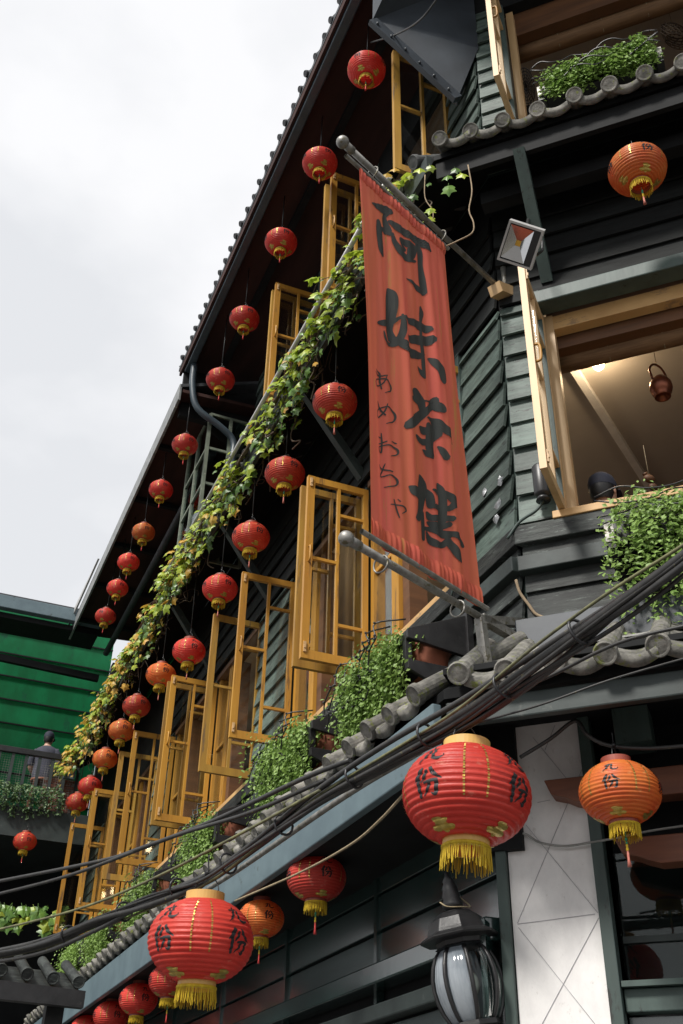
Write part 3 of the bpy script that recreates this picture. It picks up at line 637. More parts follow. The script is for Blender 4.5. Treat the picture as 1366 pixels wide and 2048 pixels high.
# ================================================================== LANTERNS
NINE = [[(.42, .97, .07), (.36, .62, .13), (.24, .30, .11), (.06, .05, .02)],
        [(.12, .70, .05), (.32, .76, .11), (.60, .82, .13)], [(.60, .80, .14), (.57, .50, .12), (.60, .22, .14), (.78, .13, .14), (.95, .20, .09), (.97, .36, .02)]]
FEN = [[(.30, .97, .15), (.20, .74, .15), (.04, .52, .02)], [(.19, .66, .12), (.20, .40, .13), (.22, .03, .11)],
       [(.48, .86, .11), (.42, .66, .11), (.30, .48, .03)], [(.60, .98, .10), (.72, .74, .14), (.97, .54, .05)],
       [(.42, .46, .09), (.62, .50, .11), (.82, .50, .12)], [(.82, .50, .13), (.80, .26, .13), (.74, .06, .12), (.60, .12, .02)],
       [(.60, .48, .10), (.52, .26, .10), (.34, .04, .02)]]
NR = 19
def lant_meshes(R, paper, ring, tas):
    """all parts of one lantern kind; centre of the globe at the origin"""
    c = .78; big = R > .2; lat0, lat1 = math.radians(-68), math.radians(68)
    def surf(az, lat, off=0.):
        # ribs: the paper bulges between hoops
        u = (lat-lat0)/(lat1-lat0)*NR; fr_ = u-math.floor(u); bul = (math.sin(math.pi*min(max(fr_, 0), 1)))**.6*.030-.012
        k = R*(1+bul)+off
        return Vector((k*math.cos(lat)*math.cos(az), k*math.cos(lat)*math.sin(az), c*k*math.sin(lat)))
    prof = []
    for i in range(NR*4+1):
        lat = lat0+(lat1-lat0)*i/(NR*4); p = surf(0, lat-1e-6 if i == NR*4 else lat); prof.append((p.x, p.z))
    out = {}
    sh = MB().lathe(prof, 56)
    for i in range(len(sh.v)):                          # slight hand-made unevenness
        v = Vector(sh.v[i]); a = math.atan2(v.y, v.x); v *= 1+.006*math.sin(8*a)*math.cos(v.z/R*2)+.004*math.sin(3*a+1); sh.v[i] = tuple(v)
    out['paper_shade'] = sh.mesh('paper_shade', paper)
    zt, zb = prof[-1][1], prof[0][1]; rt, rb = prof[-1][0]*1.02, prof[0][0]*.98
    def ringp(r, z0, z1, t): return [(r-t, z0), (r, z0), (r, z1), (r-t, z1), (r-t, z0)]
    out['top_ring'] = MB().lathe(ringp(rt, zt-.01*R, zt+.17*R, .05*R), 36, smooth=False).mesh('top_ring', ring)
    out['bottom_ring'] = MB().lathe(ringp(rb, zb-.15*R, zb+.01*R, .05*R), 36, smooth=False).mesh('bottom_ring', ring)
    fr_ = MB(); rg = random.Random(5)
    for k in range(90):
        a = 2*math.pi*k/90+rg.uniform(-.02, .02); L = R*(.30+rg.uniform(-.07, .06)); w = rb*.05
        r0 = rb*1.015; r1 = r0*(1.02+rg.uniform(-.05, .07)); z0 = zb-.11*R; da = rg.uniform(-.08, .08)
        p = [Vector((r0*math.cos(a), r0*math.sin(a), z0)), Vector(((r0+r1)/2*math.cos(a+da*.3), (r0+r1)/2*math.sin(a+da*.3), z0-L*.5)), Vector((r1*math.cos(a+da), r1*math.sin(a+da), z0-L))]
        fr_.tube(p, [w*.55, w*.6, w*.35], 4, cap=False)
    fr_.lathe([(rb*1.0, zb-.08*R), (rb*1.06, zb-.10*R), (rb*1.06, zb-.13*R), (rb*1.0, zb-.14*R)], 36)
    out['fringe'] = fr_.mesh('fringe', 'fringe')
    z = zb-.20*R
    ta = MB().tube([(0, 0, z), (.01*R, 0, z-.20*R)], .012*R, 5).ball((.01*R, 0, z-.24*R), .055*R, 10, 8, (1, .6, 1)).ball((.01*R, 0, z-.33*R), .03*R, 8, 6)
    out['tassel_knot'] = ta.mesh('tassel_knot', 'knot_green')
    out['tassel_bead'] = MB().lathe([(.005*R, z-.35*R), (.035*R, z-.38*R), (.022*R, z-.43*R), (.040*R, z-.48*R), (.03*R, z-.52*R)], 10, (.01*R, 0, 0)).mesh('tassel_bead', 'fringe')
    out['tassel'] = MB().lathe([(.02*R, z-.51*R), (.032*R, z-.60*R), (.030*R, z-.72*R), (.055*R, z-.90*R), (.0, z-.89*R)], 9, (.01*R, 0, 0)).mesh('tassel', tas)
    ink = MB(); gold = MB(); foil = MB()
    for q in range(4):
        a0 = q*math.pi/2
        hw = .26 if big else .22
        if q: break
        brush(NINE, lambda x, y: surf(a0+(x-.5)*hw*2.0, (.30 if big else .33)+y*(.46 if big else .36), .004*R+.0012), ink, n=6)
        brush(FEN, lambda x, y: surf(a0+(x-.5)*hw*2.1, (-.40 if big else -.24)+y*(.58 if big else .44), .004*R+.0012), ink, n=6)
        for k in range(30):
            la = (-.42 if big else -.30)+k*.056; lb_ = la+.036; w = .017 if big else .022
            if la > .95: break
            gold.add([surf(-w, la, .006*R), surf(w, la, .006*R), surf(w, lb_, .006*R), surf(-w, lb_, .006*R)], [(0, 1, 2, 3)])
        # gold cloud ornament near the foot
        for dx, dy, rr in ((0, .0, .13), (-.21, -.05, .12), (.20, -.06, .11), (-.05, .11, .10), (.10, .09, .08), (.02, -.09, .12)):
            K = 12; rings = 3; vs = [surf(a0+dx, -.93+dy, .007*R)]
            for j in range(1, rings+1):
                for k in range(K):
                    t = 2*math.pi*k/K; q_ = rr*j/rings*(1+.12*math.sin(3*t)); vs.append(surf(a0+dx+q_*1.35*math.cos(t), -.93+dy+q_*.62*math.sin(t), .007*R+.002*R*(j % 2)))
            fs = [(0, 1+k, 1+(k+1) % K) for k in range(K)]+[(1+(j-1)*K+k, 1+j*K+k, 1+j*K+(k+1) % K, 1+(j-1)*K+(k+1) % K) for j in range(1, rings) for k in range(K)]
            foil.add(vs, fs)
    out['lettering'] = ink.mesh('lettering', 'ink'); out['gold_dashes'] = gold.mesh('gold_dashes', 'gold'); out['gold_ornament'] = foil.mesh('gold_ornament', 'gold')
    hw_ = MB(); arc = [(rt*.95*math.cos(t), 0, zt+.12*R+rt*.95*math.sin(t)) for t in [math.pi*k/12 for k in range(13)]]
    hw_.tube(arc, .018*R if R < .2 else .012*R, 6); top = zt+.12*R+rt*.95
    hw_.tube(catmull([(0, 0, top-.01), (.02*R, .0, top+.12*R), (.0, 0, top+.26*R), (0, 0, top+.42*R)], 4), .016*R, 6)
    hw_.tube([(0, 0, top+.02*R), (0, 0, top+.12*R)], .05*R, 8)
    out['hanger_wire'] = hw_.mesh('hanger_wire', 'black_paint')
    return out, top+.42*R
LM = {}
def lantern(p, R, paper, label, group=None, ring='ring_red', tas='tassel_red', spin=0., tassel=True, tilt=0., zroof=None):
    k = (R, paper, ring, tas)
    if k not in LM: LM[k] = lant_meshes(*k)
    ms, top = LM[k]
    t = thing('paper_lantern', label, 'lantern', p, group)
    # local x of the lettering is turned relative to the direction of the camera
    d = Vector(CAM)-Vector(p); az = math.atan2(d.y, d.x)+spin; t.rotation_euler = (math.radians(tilt*.6), math.radians(tilt), az)
    for nm, me in ms.items():
        if not tassel and nm.startswith('tassel'): continue
        for an_ in ([0, math.pi/2, math.pi, -math.pi/2] if nm in ('lettering', 'gold_ornament') else [-.6, .6, .97, math.pi-.6, math.pi+.6, -.97] if nm == 'gold_dashes' else [0]): link(nm, me, t, Matrix.Rotation(an_, 4, 'Z'))
    if zroof and zroof-p.z-top > .02: MB().tube([(0, 0, top-.01), (0, 0, zroof-p.z)], .006, 5).build('hanging_cord', 'black_paint', t)
    return t, top
RS = .18
top_row = [(733, 140), (640, 327), (562, 485), (489, 638), (441, 760), (370, 890), (322, 980), (287, 1065), (257, 1125), (235, 1177), (211, 1233)]
ORD = ['first', 'second', 'third', 'fourth', 'fifth', 'sixth', 'seventh', 'eighth', 'ninth', 'tenth', 'eleventh', 'twelfth']
for i, q in enumerate(top_row):
    lb = ('red paper lantern, %s along the top eave counted from the metal corner hood' if i != 7 else 'orange-red faded paper lantern, %s along the top eave counted from the metal corner hood') % ORD[i]
    X = 2.26 if i < 5 else 2.14
    p = onx(*q, X); lantern(p, .172 if i < 5 else .163, 'paper_orange' if i == 7 else 'paper_red', lb, 'lanterns along the top eave', 'ring_red', 'tassel_red', RNG.choice([.35, .3, -.5, .25, .45]), tilt=RNG.uniform(-3, 3), zroof=ZR+.02 if i < 5 else ZN+.01)
low_row = [((670, 805), 'paper_deep'), ((570, 948), 'paper_deep'), ((502, 1075), 'paper_deep'), ((440, 1178), 'paper_red'), ((378, 1303), 'paper_red'), ((322, 1350), 'paper_orange'), ((273, 1413), 'paper_deep'), ((243, 1462), 'paper_orange'), ((210, 1518), 'paper_orange'), ((180, 1573), 'paper_red'), ((155, 1605), 'paper_deep')]
for i, (q, m) in enumerate(low_row):
    cn = {'paper_deep': 'dull red', 'paper_red': 'bright red', 'paper_orange': 'faded orange'}[m]
    lantern(onx(*q, 2.42), RS, m, '%s paper lantern, %s below the ivy-covered eave counted from the banner' % (cn, ORD[i]), 'lanterns below the ivy eave', 'ring_red', 'tassel_pink', RNG.choice([.35, .3, .25, .45]), tilt=RNG.uniform(-3, 3), zroof=7.93)
bot = [((633, 1756), RS, 'paper_red', 2.38, 'bright red lantern alone under the grey-blue fascia, white clip on its wire'), ((522, 1838), .155, 'paper_orange', 2.34, 'small orange lantern partly hidden behind a big red lantern'),
       ((340, 1962), RS, 'paper_red', 2.40, 'red lantern mostly hidden behind the lower left side of a big lantern'), ((277, 1999), RS, 'paper_red', 2.38, 'red lantern under the fascia, between the hidden lantern and the next two'),
       ((222, 2032), RS, 'paper_red', 2.38, 'red lantern under the fascia, second to last before the black canopy'), ((174, 2058), RS, 'paper_red', 2.38, 'red lantern top just showing under the fascia beside the black canopy')]
for q, R, m, X, lb in bot: lantern(onx(*q, X), R, m, lb, 'lanterns under the street eave', 'ring_red', 'tassel_red', .35, zroof=3.40)
lantern(dep(933, 1592, 3.9), .238, 'paper_red', 'very large red paper lantern with yellow wooden top ring hanging beside the white pillar', 'two big lanterns on the cable bundle', 'ring_wood', 'tassel_red', -.62, tassel=False, tilt=-3)
lantern(dep(402, 1882, 4.85), .242, 'paper_red', 'very large red paper lantern with yellow top ring hanging low below the ochre casements', 'two big lanterns on the cable bundle', 'ring_wood', 'tassel_red', .78, tassel=False, tilt=2)
lantern(dep(1240, 1586, 4.7), RS, 'paper_orange', 'orange paper lantern hanging right of the white pillar in front of brown beams', None, 'ring_red', 'tassel_pink', -.18)
lantern(dep(1275, 340, 6.64), RS, 'paper_orange', 'orange-red lantern seen from below under the tiled skirt of the canted front', None, 'ring_red', 'tassel_pink', .5)
lantern(ony(50, 1683, 17.15), RS, 'paper_deep', 'dim red lantern in the dark under the terrace of the end house', None, 'ring_red', 'tassel_red', .3)

# ================================================================== BANNER
hB = ray(2988, 2380); hB[2] = 0; hB = Vector(hB).normalized(); nB = Vector((hB.y, -hB.x, 0))     # towards the camera side
if nB.dot(-Vector((2.1, 4.0, 0))) < 0: nB = -nB
PB = Vector((2.9, 4.35, 0))
def onb(x, y): return onp(x, y, PB, nB)
TL, TR, BL, BR = onb(717, 336), onb(889, 488), onb(741, 1080), onb(963, 1216)
sw = (TR-TL).dot(hB); zt_, zb_ = (TL.z+TR.z)/2, (BL.z+BR.z)/2
bx0 = (TL-PB).dot(hB)
def fold(s, t):
    """out-of-plane drape: s 0..1 across, t 0..1 down"""
    a = .5+.5*math.sin(math.pi*min(max(t, 0), 1))
    return (.020*math.sin(2*math.pi*(2.6*s+.25*t)+.6)+.012*math.sin(2*math.pi*(5.3*s-.3*t)+2)+.007*math.sin(2*math.pi*(9.7*s+.5*t)))*a*(.4+.6*t if t < .5 else .7)+.004*math.sin(2*math.pi*21*s)*max(0, 1-t*9)
def bpt(s, t, off=0.):
    top = TL+(TR-TL)*s; b_ = BL+(BR-BL)*s; p = top+(b_-top)*t
    return p+nB*(fold(s, t)+off)
BN = thing('hanging_banner', 'long red cloth banner with black brush calligraphy hung between two steel poles', 'banner', TL)
BI = Matrix.Translation(-TL)
nsx, nsy = 72, 90
vs = [bpt(i/nsx, j/nsy) for j in range(nsy+1) for i in range(nsx+1)]
o = MB().add(vs, [(j*(nsx+1)+i, j*(nsx+1)+i+1, (j+1)*(nsx+1)+i+1, (j+1)*(nsx+1)+i) for j in range(nsy) for i in range(nsx)], True).build('cloth', 'banner_red', BN); o.matrix_local = BI
for t0, t1, nm in ((.003, .035, 'top_hem'), (.955, .999, 'bottom_hem')):
    hm_ = MB(); vs = []
    for k in range(nsx*2+1):
        s_ = k/(nsx*2); rp_ = .0025*math.sin(s_*2*math.pi*26)
        for j in range(5):
            t = t0+(t1-t0)*j/4; vs.append(bpt(s_, t, .004+rp_+(.008 if 0 < j < 4 else 0)))
    hm_.add(vs, [(k*5+j, k*5+j+1, (k+1)*5+j+1, (k+1)*5+j) for k in range(nsx*2) for j in range(4)], True)
    o = hm_.build(nm, 'banner_red', BN); o.matrix_local = BI
for A, B in ((bpt(0, .0)-hB*.12, bpt(1, 0)+hB*.05), (bpt(0, .995)-hB*.07, bpt(1, .995)+hB*.05)):
    o = MB().tube([A, B], .014, 10, cap=False).tube([A, B], .011, 10, cap=False).build('hem_rod', 'steel', BN); o.matrix_local = BI
def zoomA(st): return [[(670+x/4.267, 280+y/4.267, w/4.267) for x, y, w in s_] for s_ in st]
def zoomB(st): return [[(680+x/3.94, 720+y/3.94, w/3.94) for x, y, w in s_] for s_ in st]
INK_A = [
 [(312, 541, 12), (360, 565, 45), (420, 592, 70), (478, 628, 30)], [(450, 620, 45), (425, 660, 34), (437, 720, 42), (455, 780, 46), (472, 815, 15)], [(398, 748, 26), (450, 785, 44)],
 [(365, 685, 28), (376, 760, 52), (386, 860, 50), (396, 930, 46), (412, 990, 22)],
 [(458, 692, 20), (520, 748, 58), (600, 800, 58), (690, 850, 56), (770, 905, 54), (812, 955, 14)],
 [(482, 800, 18), (502, 880, 40), (560, 970, 55), (625, 1022, 44), (690, 1035, 22)], [(545, 845, 22), (600, 882, 55), (665, 915, 55), (690, 955, 30)], [(690, 950, 30), (655, 985, 70), (610, 1010, 55)], [(548, 850, 24), (566, 905, 26), (590, 945, 34)], [(640, 930, 60), (640, 990, 60)],
 [(698, 880, 26), (725, 960, 42), (732, 1080, 42), (746, 1200, 52), (762, 1308, 44)], [(768, 1300, 34), (722, 1275, 44), (665, 1225, 30), (612, 1182, 6)],
 [(462, 1262, 16), (482, 1330, 76), (485, 1420, 86), (474, 1520, 74), (470, 1620, 52), (492, 1700, 52)], [(488, 1690, 44), (560, 1745, 62), (640, 1812, 74), (720, 1838, 62), (772, 1828, 14)],
 [(382, 1550, 30), (430, 1562, 60), (490, 1552, 44), (555, 1522, 26), (640, 1545, 52), (740, 1592, 72), (800, 1618, 54), (818, 1625, 20)], [(555, 1500, 15), (566, 1580, 45), (556, 1660, 52), (520, 1735, 52), (482, 1735, 40)], [(415, 1630, 8), (436, 1700, 26), (485, 1745, 28)],
 [(612, 1682, 34), (665, 1700, 74), (750, 1708, 84), (822, 1712, 78)], [(733, 1420, 16), (745, 1480, 46), (735, 1560, 22), (740, 1700, 26), (754, 1820, 32), (760, 1920, 34), (768, 2028, 22)], [(770, 2030, 22), (742, 1980, 30), (712, 1930, 6)],
 [(808, 1858, 14), (845, 1910, 46), (885, 1975, 62), (905, 2050, 58), (912, 2085, 30)]]
INK_B = [
 [(590, 228, 34), (612, 270, 62), (640, 330, 62), (655, 390, 42)], [(550, 287, 12), (595, 302, 40), (640, 340, 50)], [(742, 308, 40), (732, 350, 60), (700, 388, 54), (640, 432, 76), (570, 492, 84), (522, 525, 72)], [(728, 345, 44), (775, 385, 62), (800, 412, 44)], [(650, 315, 14), (690, 325, 15), (722, 322, 22)],
 [(692, 452, 16), (742, 482, 50), (800, 548, 60), (850, 592, 52), (893, 660, 8)], [(640, 520, 22), (675, 555, 62), (722, 548, 62), (778, 585, 34)], [(692, 500, 24), (712, 540, 74), (716, 600, 72), (712, 680, 62), (727, 765, 46)], [(606, 588, 16), (642, 630, 42), (700, 642, 52), (778, 592, 34)], [(735, 770, 28), (702, 742, 42), (666, 700, 10)], [(770, 682, 10), (800, 730, 42), (824, 782, 50)],
 [(630, 902, 10), (650, 960, 72), (650, 1040, 92), (640, 1120, 72), (622, 1200, 62), (604, 1258, 60)], [(537, 1002, 18), (580, 1040, 82), (640, 1060, 90), (680, 1022, 40)], [(652, 1200, 32), (655, 1300, 36), (658, 1415, 30)], [(690, 1018, 22), (710, 1070, 46), (722, 1140, 52), (742, 1152, 30)],
 [(770, 972, 16), (786, 1020, 46), (802, 1090, 52), (802, 1200, 62), (790, 1300, 62), (772, 1360, 50)], [(730, 1022, 16), (790, 1050, 50), (850, 1085, 54), (888, 1128, 52), (898, 1172, 20)], [(742, 1152, 40), (800, 1172, 50), (850, 1175, 44), (888, 1145, 60)], [(696, 1192, 16), (722, 1240, 46), (790, 1250, 52), (878, 1258, 44)], [(702, 1272, 20), (742, 1300, 50), (800, 1312, 50), (858, 1300, 40)],
 [(660, 1322, 30), (730, 1332, 42), (790, 1368, 60), (850, 1388, 62)], [(692, 1350, 18), (722, 1420, 46), (790, 1462, 50), (850, 1425, 50)], [(846, 1440, 54), (900, 1515, 58), (938, 1585, 36), (948, 1604, 8)], [(830, 1372, 42), (900, 1385, 46), (950, 1430, 48), (980, 1470, 20)],
 [(283, 90, 7), (325, 118, 11), (375, 122, 8)], [(290, 66, 6), (325, 100, 12), (328, 160, 11), (340, 222, 7)], [(368, 128, 6), (345, 180, 10), (305, 196, 10), (284, 170, 9), (306, 142, 9), (360, 150, 11), (404, 195, 14), (405, 240, 12), (358, 256, 6)],
 [(312, 316, 6), (332, 378, 11), (362, 432, 9)], [(374, 345, 7), (355, 405, 11), (318, 444, 11), (299, 420, 9), (326, 374, 10), (385, 372, 11), (433, 425, 15), (428, 480, 13), (368, 500, 6)],
 [(312, 598, 6), (345, 606, 11)], [(316, 655, 8), (372, 638, 11)], [(410, 640, 8), (444, 660, 10)], [(342, 568, 7), (346, 650, 12), (342, 722, 10), (320, 680, 8), (380, 668, 11), (446, 705, 15), (450, 745, 13), (400, 757, 6)],
 [(320, 818, 7), (345, 850, 11), (415, 882, 10)], [(366, 812, 6), (348, 870, 11), (334, 912, 9), (400, 906, 11), (448, 948, 16), (438, 990, 13), (362, 996, 6)],
 [(402, 1136, 8), (440, 1142, 10), (496, 1160, 12), (514, 1192, 13), (482, 1214, 6)], [(424, 1098, 7), (444, 1180, 12), (464, 1246, 7)], [(452, 1098, 6), (470, 1118, 9)]]
def ink_pt(x, y):
    p = onb(x, y); z = p.z; s_ = 0; t = 0
    for _ in range(4):                               # invert the bilinear banner
        top = TL+(TR-TL)*s_; b_ = BL+(BR-BL)*s_; t = (top.z-p.z)/(top.z-b_.z); l = TL+(BL-TL)*t; r = TR+(BR-TR)*t
        s_ = (p-l).dot(hB)/max((r-l).dot(hB), 1e-6)
    return bpt(s_, t, .004)
im = MB(); brush(zoomA(INK_A)+zoomB(INK_B), ink_pt, im, n=7)
o = im.build('lettering', 'banner_ink', BN); o.matrix_local = BI
# poles
def pole(A, B, lab, ball_r):
    t = thing('flag_pole', lab, 'pole', B, 'banner poles'); I = Matrix.Translation(-B)
    o = MB().tube([A, A+(B-A)*.45, A+(B-A)*.452, B], [.021, .021, .019, .019], 12).build('pipe', 'steel', t); o.matrix_local = I
    o = MB().ball(A-(B-A).normalized()*.04, ball_r, 20, 14).tube([A-(B-A).normalized()*.02, A+(B-A).normalized()*.05], .026, 12).build('ball_finial', 'steel', t); o.matrix_local = I
    for k in (.14, .55):
        c = A+(B-A)*k; ringp_ = [c+(nB*math.cos(a)+EZ*math.sin(a))*.045-EZ*.03 for a in [2*math.pi*j/14 for j in range(15)]]
        o = MB().tube(ringp_, .005, 5).build('tie_ring', 'steel', t); o.matrix_local = I
    return t, I
uA, uB = onb(694, 306), onb(1012, 588); uA.z = uB.z = (uA.z+uB.z)/2
tU, IU = pole(uA+nB*.0+EZ*.03, uB+EZ*.03, 'upper steel pole with ball end carrying the banner top below the tiled eave', .040)
o = MB().beam(onb(990, 578), onb(1045, 600), .10, .08).build('junction_box', 'pale_wood', tU); o.matrix_local = IU
o = MB().tube([onb(1012, 588), F2(.05, 7.3, .02)], .02, 8).build('wall_strut', 'steel', tU); o.matrix_local = IU
lA, lB = onb(704, 1084), onb(1060, 1292); lz = (lA.z+lB.z)/2
tL, IL = pole(lA, lB, 'lower rusty steel pole with ball end on a square-tube wall bracket', .038)
for a, b in ((onb(958, 1240), onb(1120, 1252)), (onb(960, 1238), onb(975, 1345)), (onb(962, 1236), onb(1066, 1296))):
    o = MB().beam(a, b, .045, .045).build('bracket_tube', 'steel', tL); o.matrix_local = IL

# ================================================================== WALL FITTINGS ON THE CORNER
def wall_lamp(p, out, al, lab, h=.25):
    t = thing('wall_lamp', lab, 'lamp', p, 'black cylinder wall lamps'); side = out.cross(EZ)
    c = out*.065
    MB().lathe([(0, h/2), (.045, h/2), (.05, h/2-.01), (.05, -h/2+.05), (.046, -h/2+.04), (.03, -h/2+.03)], 24, c).build('lamp_body', 'black_plastic', t)
    MB().lathe([(.0, -h/2+.032), (.030, -h/2+.032), (.044, -h/2), (.0, -h/2)], 20, c).build('lamp_foot', 'black_plastic', t)
    MB().box(-side*.03-EZ*.05, side*.06, out*.03, EZ*.1).build('wall_plate', 'black_plastic', t)
    MB().tube(catmull([c-EZ*h*.5, c-EZ*(h*.5+.06)-al*.05, -EZ*(h*.5+.10)-al*.16+out*.04, -EZ*(h*.5+.20)-al*.24+out*.04], 5), .009, 6).build('lamp_cable', 'trim_green', t)
wall_lamp(F2(.17, 5.27, .04), N2, E2, 'black cylindrical wall lamp on the canted corner boards beside the pale casement')
wall_lamp(F1(4.96, 5.27, .05), N1, -EY, 'black cylindrical wall lamp at the window jamb right of the banner edge', .28)
def flood():
    t = thing('flood_light', 'grey-framed floodlight with square reflector under the tiled eave above the pale casement', 'floodlight', dep(1041, 490, 5.75))
    n = (Vector(CAM)-Vector(t.location)).normalized(); n = (n+Vector((-.10, .15, -.1))).normalized()
    r_ = Vector(RT); r_ = (r_-n*r_.dot(n)).normalized(); a = math.radians(-15); u_ = n.cross(r_)
    x = r_*math.cos(a)+u_*math.sin(a); y = n.cross(x); F_ = frame((0, 0, 0), x, y, n)
    def pt(mb, nm, m): o = mb.build(nm, m, t); o.matrix_local = F_; return o
    w, h = .100, .112
    fr_ = MB()
    for a0, a1, b0, b1 in ((-w, w, h-.012, h), (-w, w, -h, -h+.012), (-w, -w+.012, -h+.012, h-.012), (w-.012, w, -h+.012, h-.012)): fr_.cbox(a0, a1, b0, b1, -.05, .012)
    pt(fr_, 'frame', 'alu'); pt(MB().cbox(-w+.012, w-.012, -h+.012, h-.012, -.06, -.034), 'housing', 'black_plastic')
    W_, Hh = .066, .092; cx = -.018
    for q in range(4):
        cor = [(-W_, -Hh), (W_, -Hh), (W_, Hh), (-W_, Hh)]; a_, b_ = cor[q], cor[(q+1) % 4]; k = .2
        pt(MB().add([(cx+a_[0], a_[1], .004), (cx+b_[0], b_[1], .004), (cx+b_[0]*k, b_[1]*k*.8, -.030), (cx+a_[0]*k, a_[1]*k*.8, -.030)], [(0, 1, 2, 3)]), 'reflector', 'mirror_alu')
    pt(MB().cbox(cx-.014, cx+.014, -.015, .015, -.033, -.028), 'led_chip', 'led')
    pt(MB().cbox(cx+W_+.003, w-.014, -h+.014, h-.014, -.03, .004), 'name_plate', 'black_plastic')
    pt(MB().tube([(w, -.03, -.03), (w+.02, 0, -.05), (w, .04, -.09), (0, .05, -.14), (-w, .04, -.09), (-w, 0, -.04)], .008, 6), 'bracket', 'black_paint')
    o = MB().tube([Vector((0, 0, 0))-n*.14, Vector(F2(.3, 7.5, .2))-Vector(t.location)], .012, 6).build('mount_rod', 'black_paint', t)
flood()
# foil scraps and loose twigs
for q in ((970, 985), (1002, 960), (998, 1010), (995, 1035)):
    p = onx(*q, 2.955); mb = MB(); K = 8
    vs = [p+EY*random.uniform(.015, .05)*math.cos(2*math.pi*k/K)+EZ*random.uniform(.02, .06)*math.sin(2*math.pi*k/K)-EX*random.uniform(0, .015) for k in range(K)]+[p-EX*.02]
    hpart(mb.add(vs, [(k, (k+1) % K, K) for k in range(K)]), 'foil_scrap', 'foil')

# ================================================================== PLANTERS WITH CASCADING FOLIAGE
def leaf_blob(mb, p, n, s, rg):
    """small folded leaf"""
    n = n.normalized(); a = Vector((rg.uniform(-1, 1), rg.uniform(-1, 1), rg.uniform(-1.2, .3))); a = (a-n*a.dot(n)); a = a.normalized() if a.length > .01 else EX; b = n.cross(a)
    mb.add([p, p+a*s*.5+b*s*.32+n*s*.10, p+a*s, p+a*s*.5-b*s*.32+n*s*.10, p+a*s*.55], [(0, 1, 4), (1, 2, 4), (2, 3, 4), (3, 0, 4)])
def cascade(y0, y1, z_top, hang, xo, xi, rg, out=N1, al=EY, org=None, n=1300, s=.032):
    """foliage: many trailing stems thrown over the edge of a box lying along al, each with small leaves"""
    mb = MB(); L = y1-y0; per = 15; ph = rg.uniform(0, 6)
    for k in range(n//per):
        u = rg.random(); v0 = rg.random()
        env = .62+.22*math.sin(u*8+ph)+.16*math.sin(u*19+ph*2)
        ln = hang*env*rg.uniform(.55, 1.15)
        p = al*(y0+u*L)+out*(xi+(xo-xi)*rg.uniform(.1, 1))+EZ*(z_top+rg.uniform(-.03, .05))
        vel = (out*rg.uniform(.2, .9)+al*rg.uniform(-.5, .5)+EZ*rg.uniform(-.1, .45)).normalized(); st = (ln+.12)/per; edge = xo+rg.uniform(-.03, .05)
        if rg.random() < .05: vel = (EZ*.9+al*rg.uniform(-.6, .6)+out*.3).normalized()
        for j in range(per):
            vel = (vel+EZ*-.36+al*rg.uniform(-.10, .10)+out*(.10 if p.dot(out) < edge else -.16)).normalized(); p = p+vel*st
            nn = out*.9+EZ*.55+Vector((rg.uniform(-.9, .9), rg.uniform(-.9, .9), rg.uniform(-.5, .6)))
            leaf_blob(mb, org+p+al*rg.uniform(-.02, .02), nn, s*rg.uniform(.6, 1.35), rg)
    return mb
PLY = [(5.02, 6.0, 'first'), (6.58, 7.55, 'second'), (8.85, 9.95, 'third'), (11.05, 12.15, 'fourth'), (13.1, 14.2, 'fifth'), (14.9, 15.9, 'sixth')]
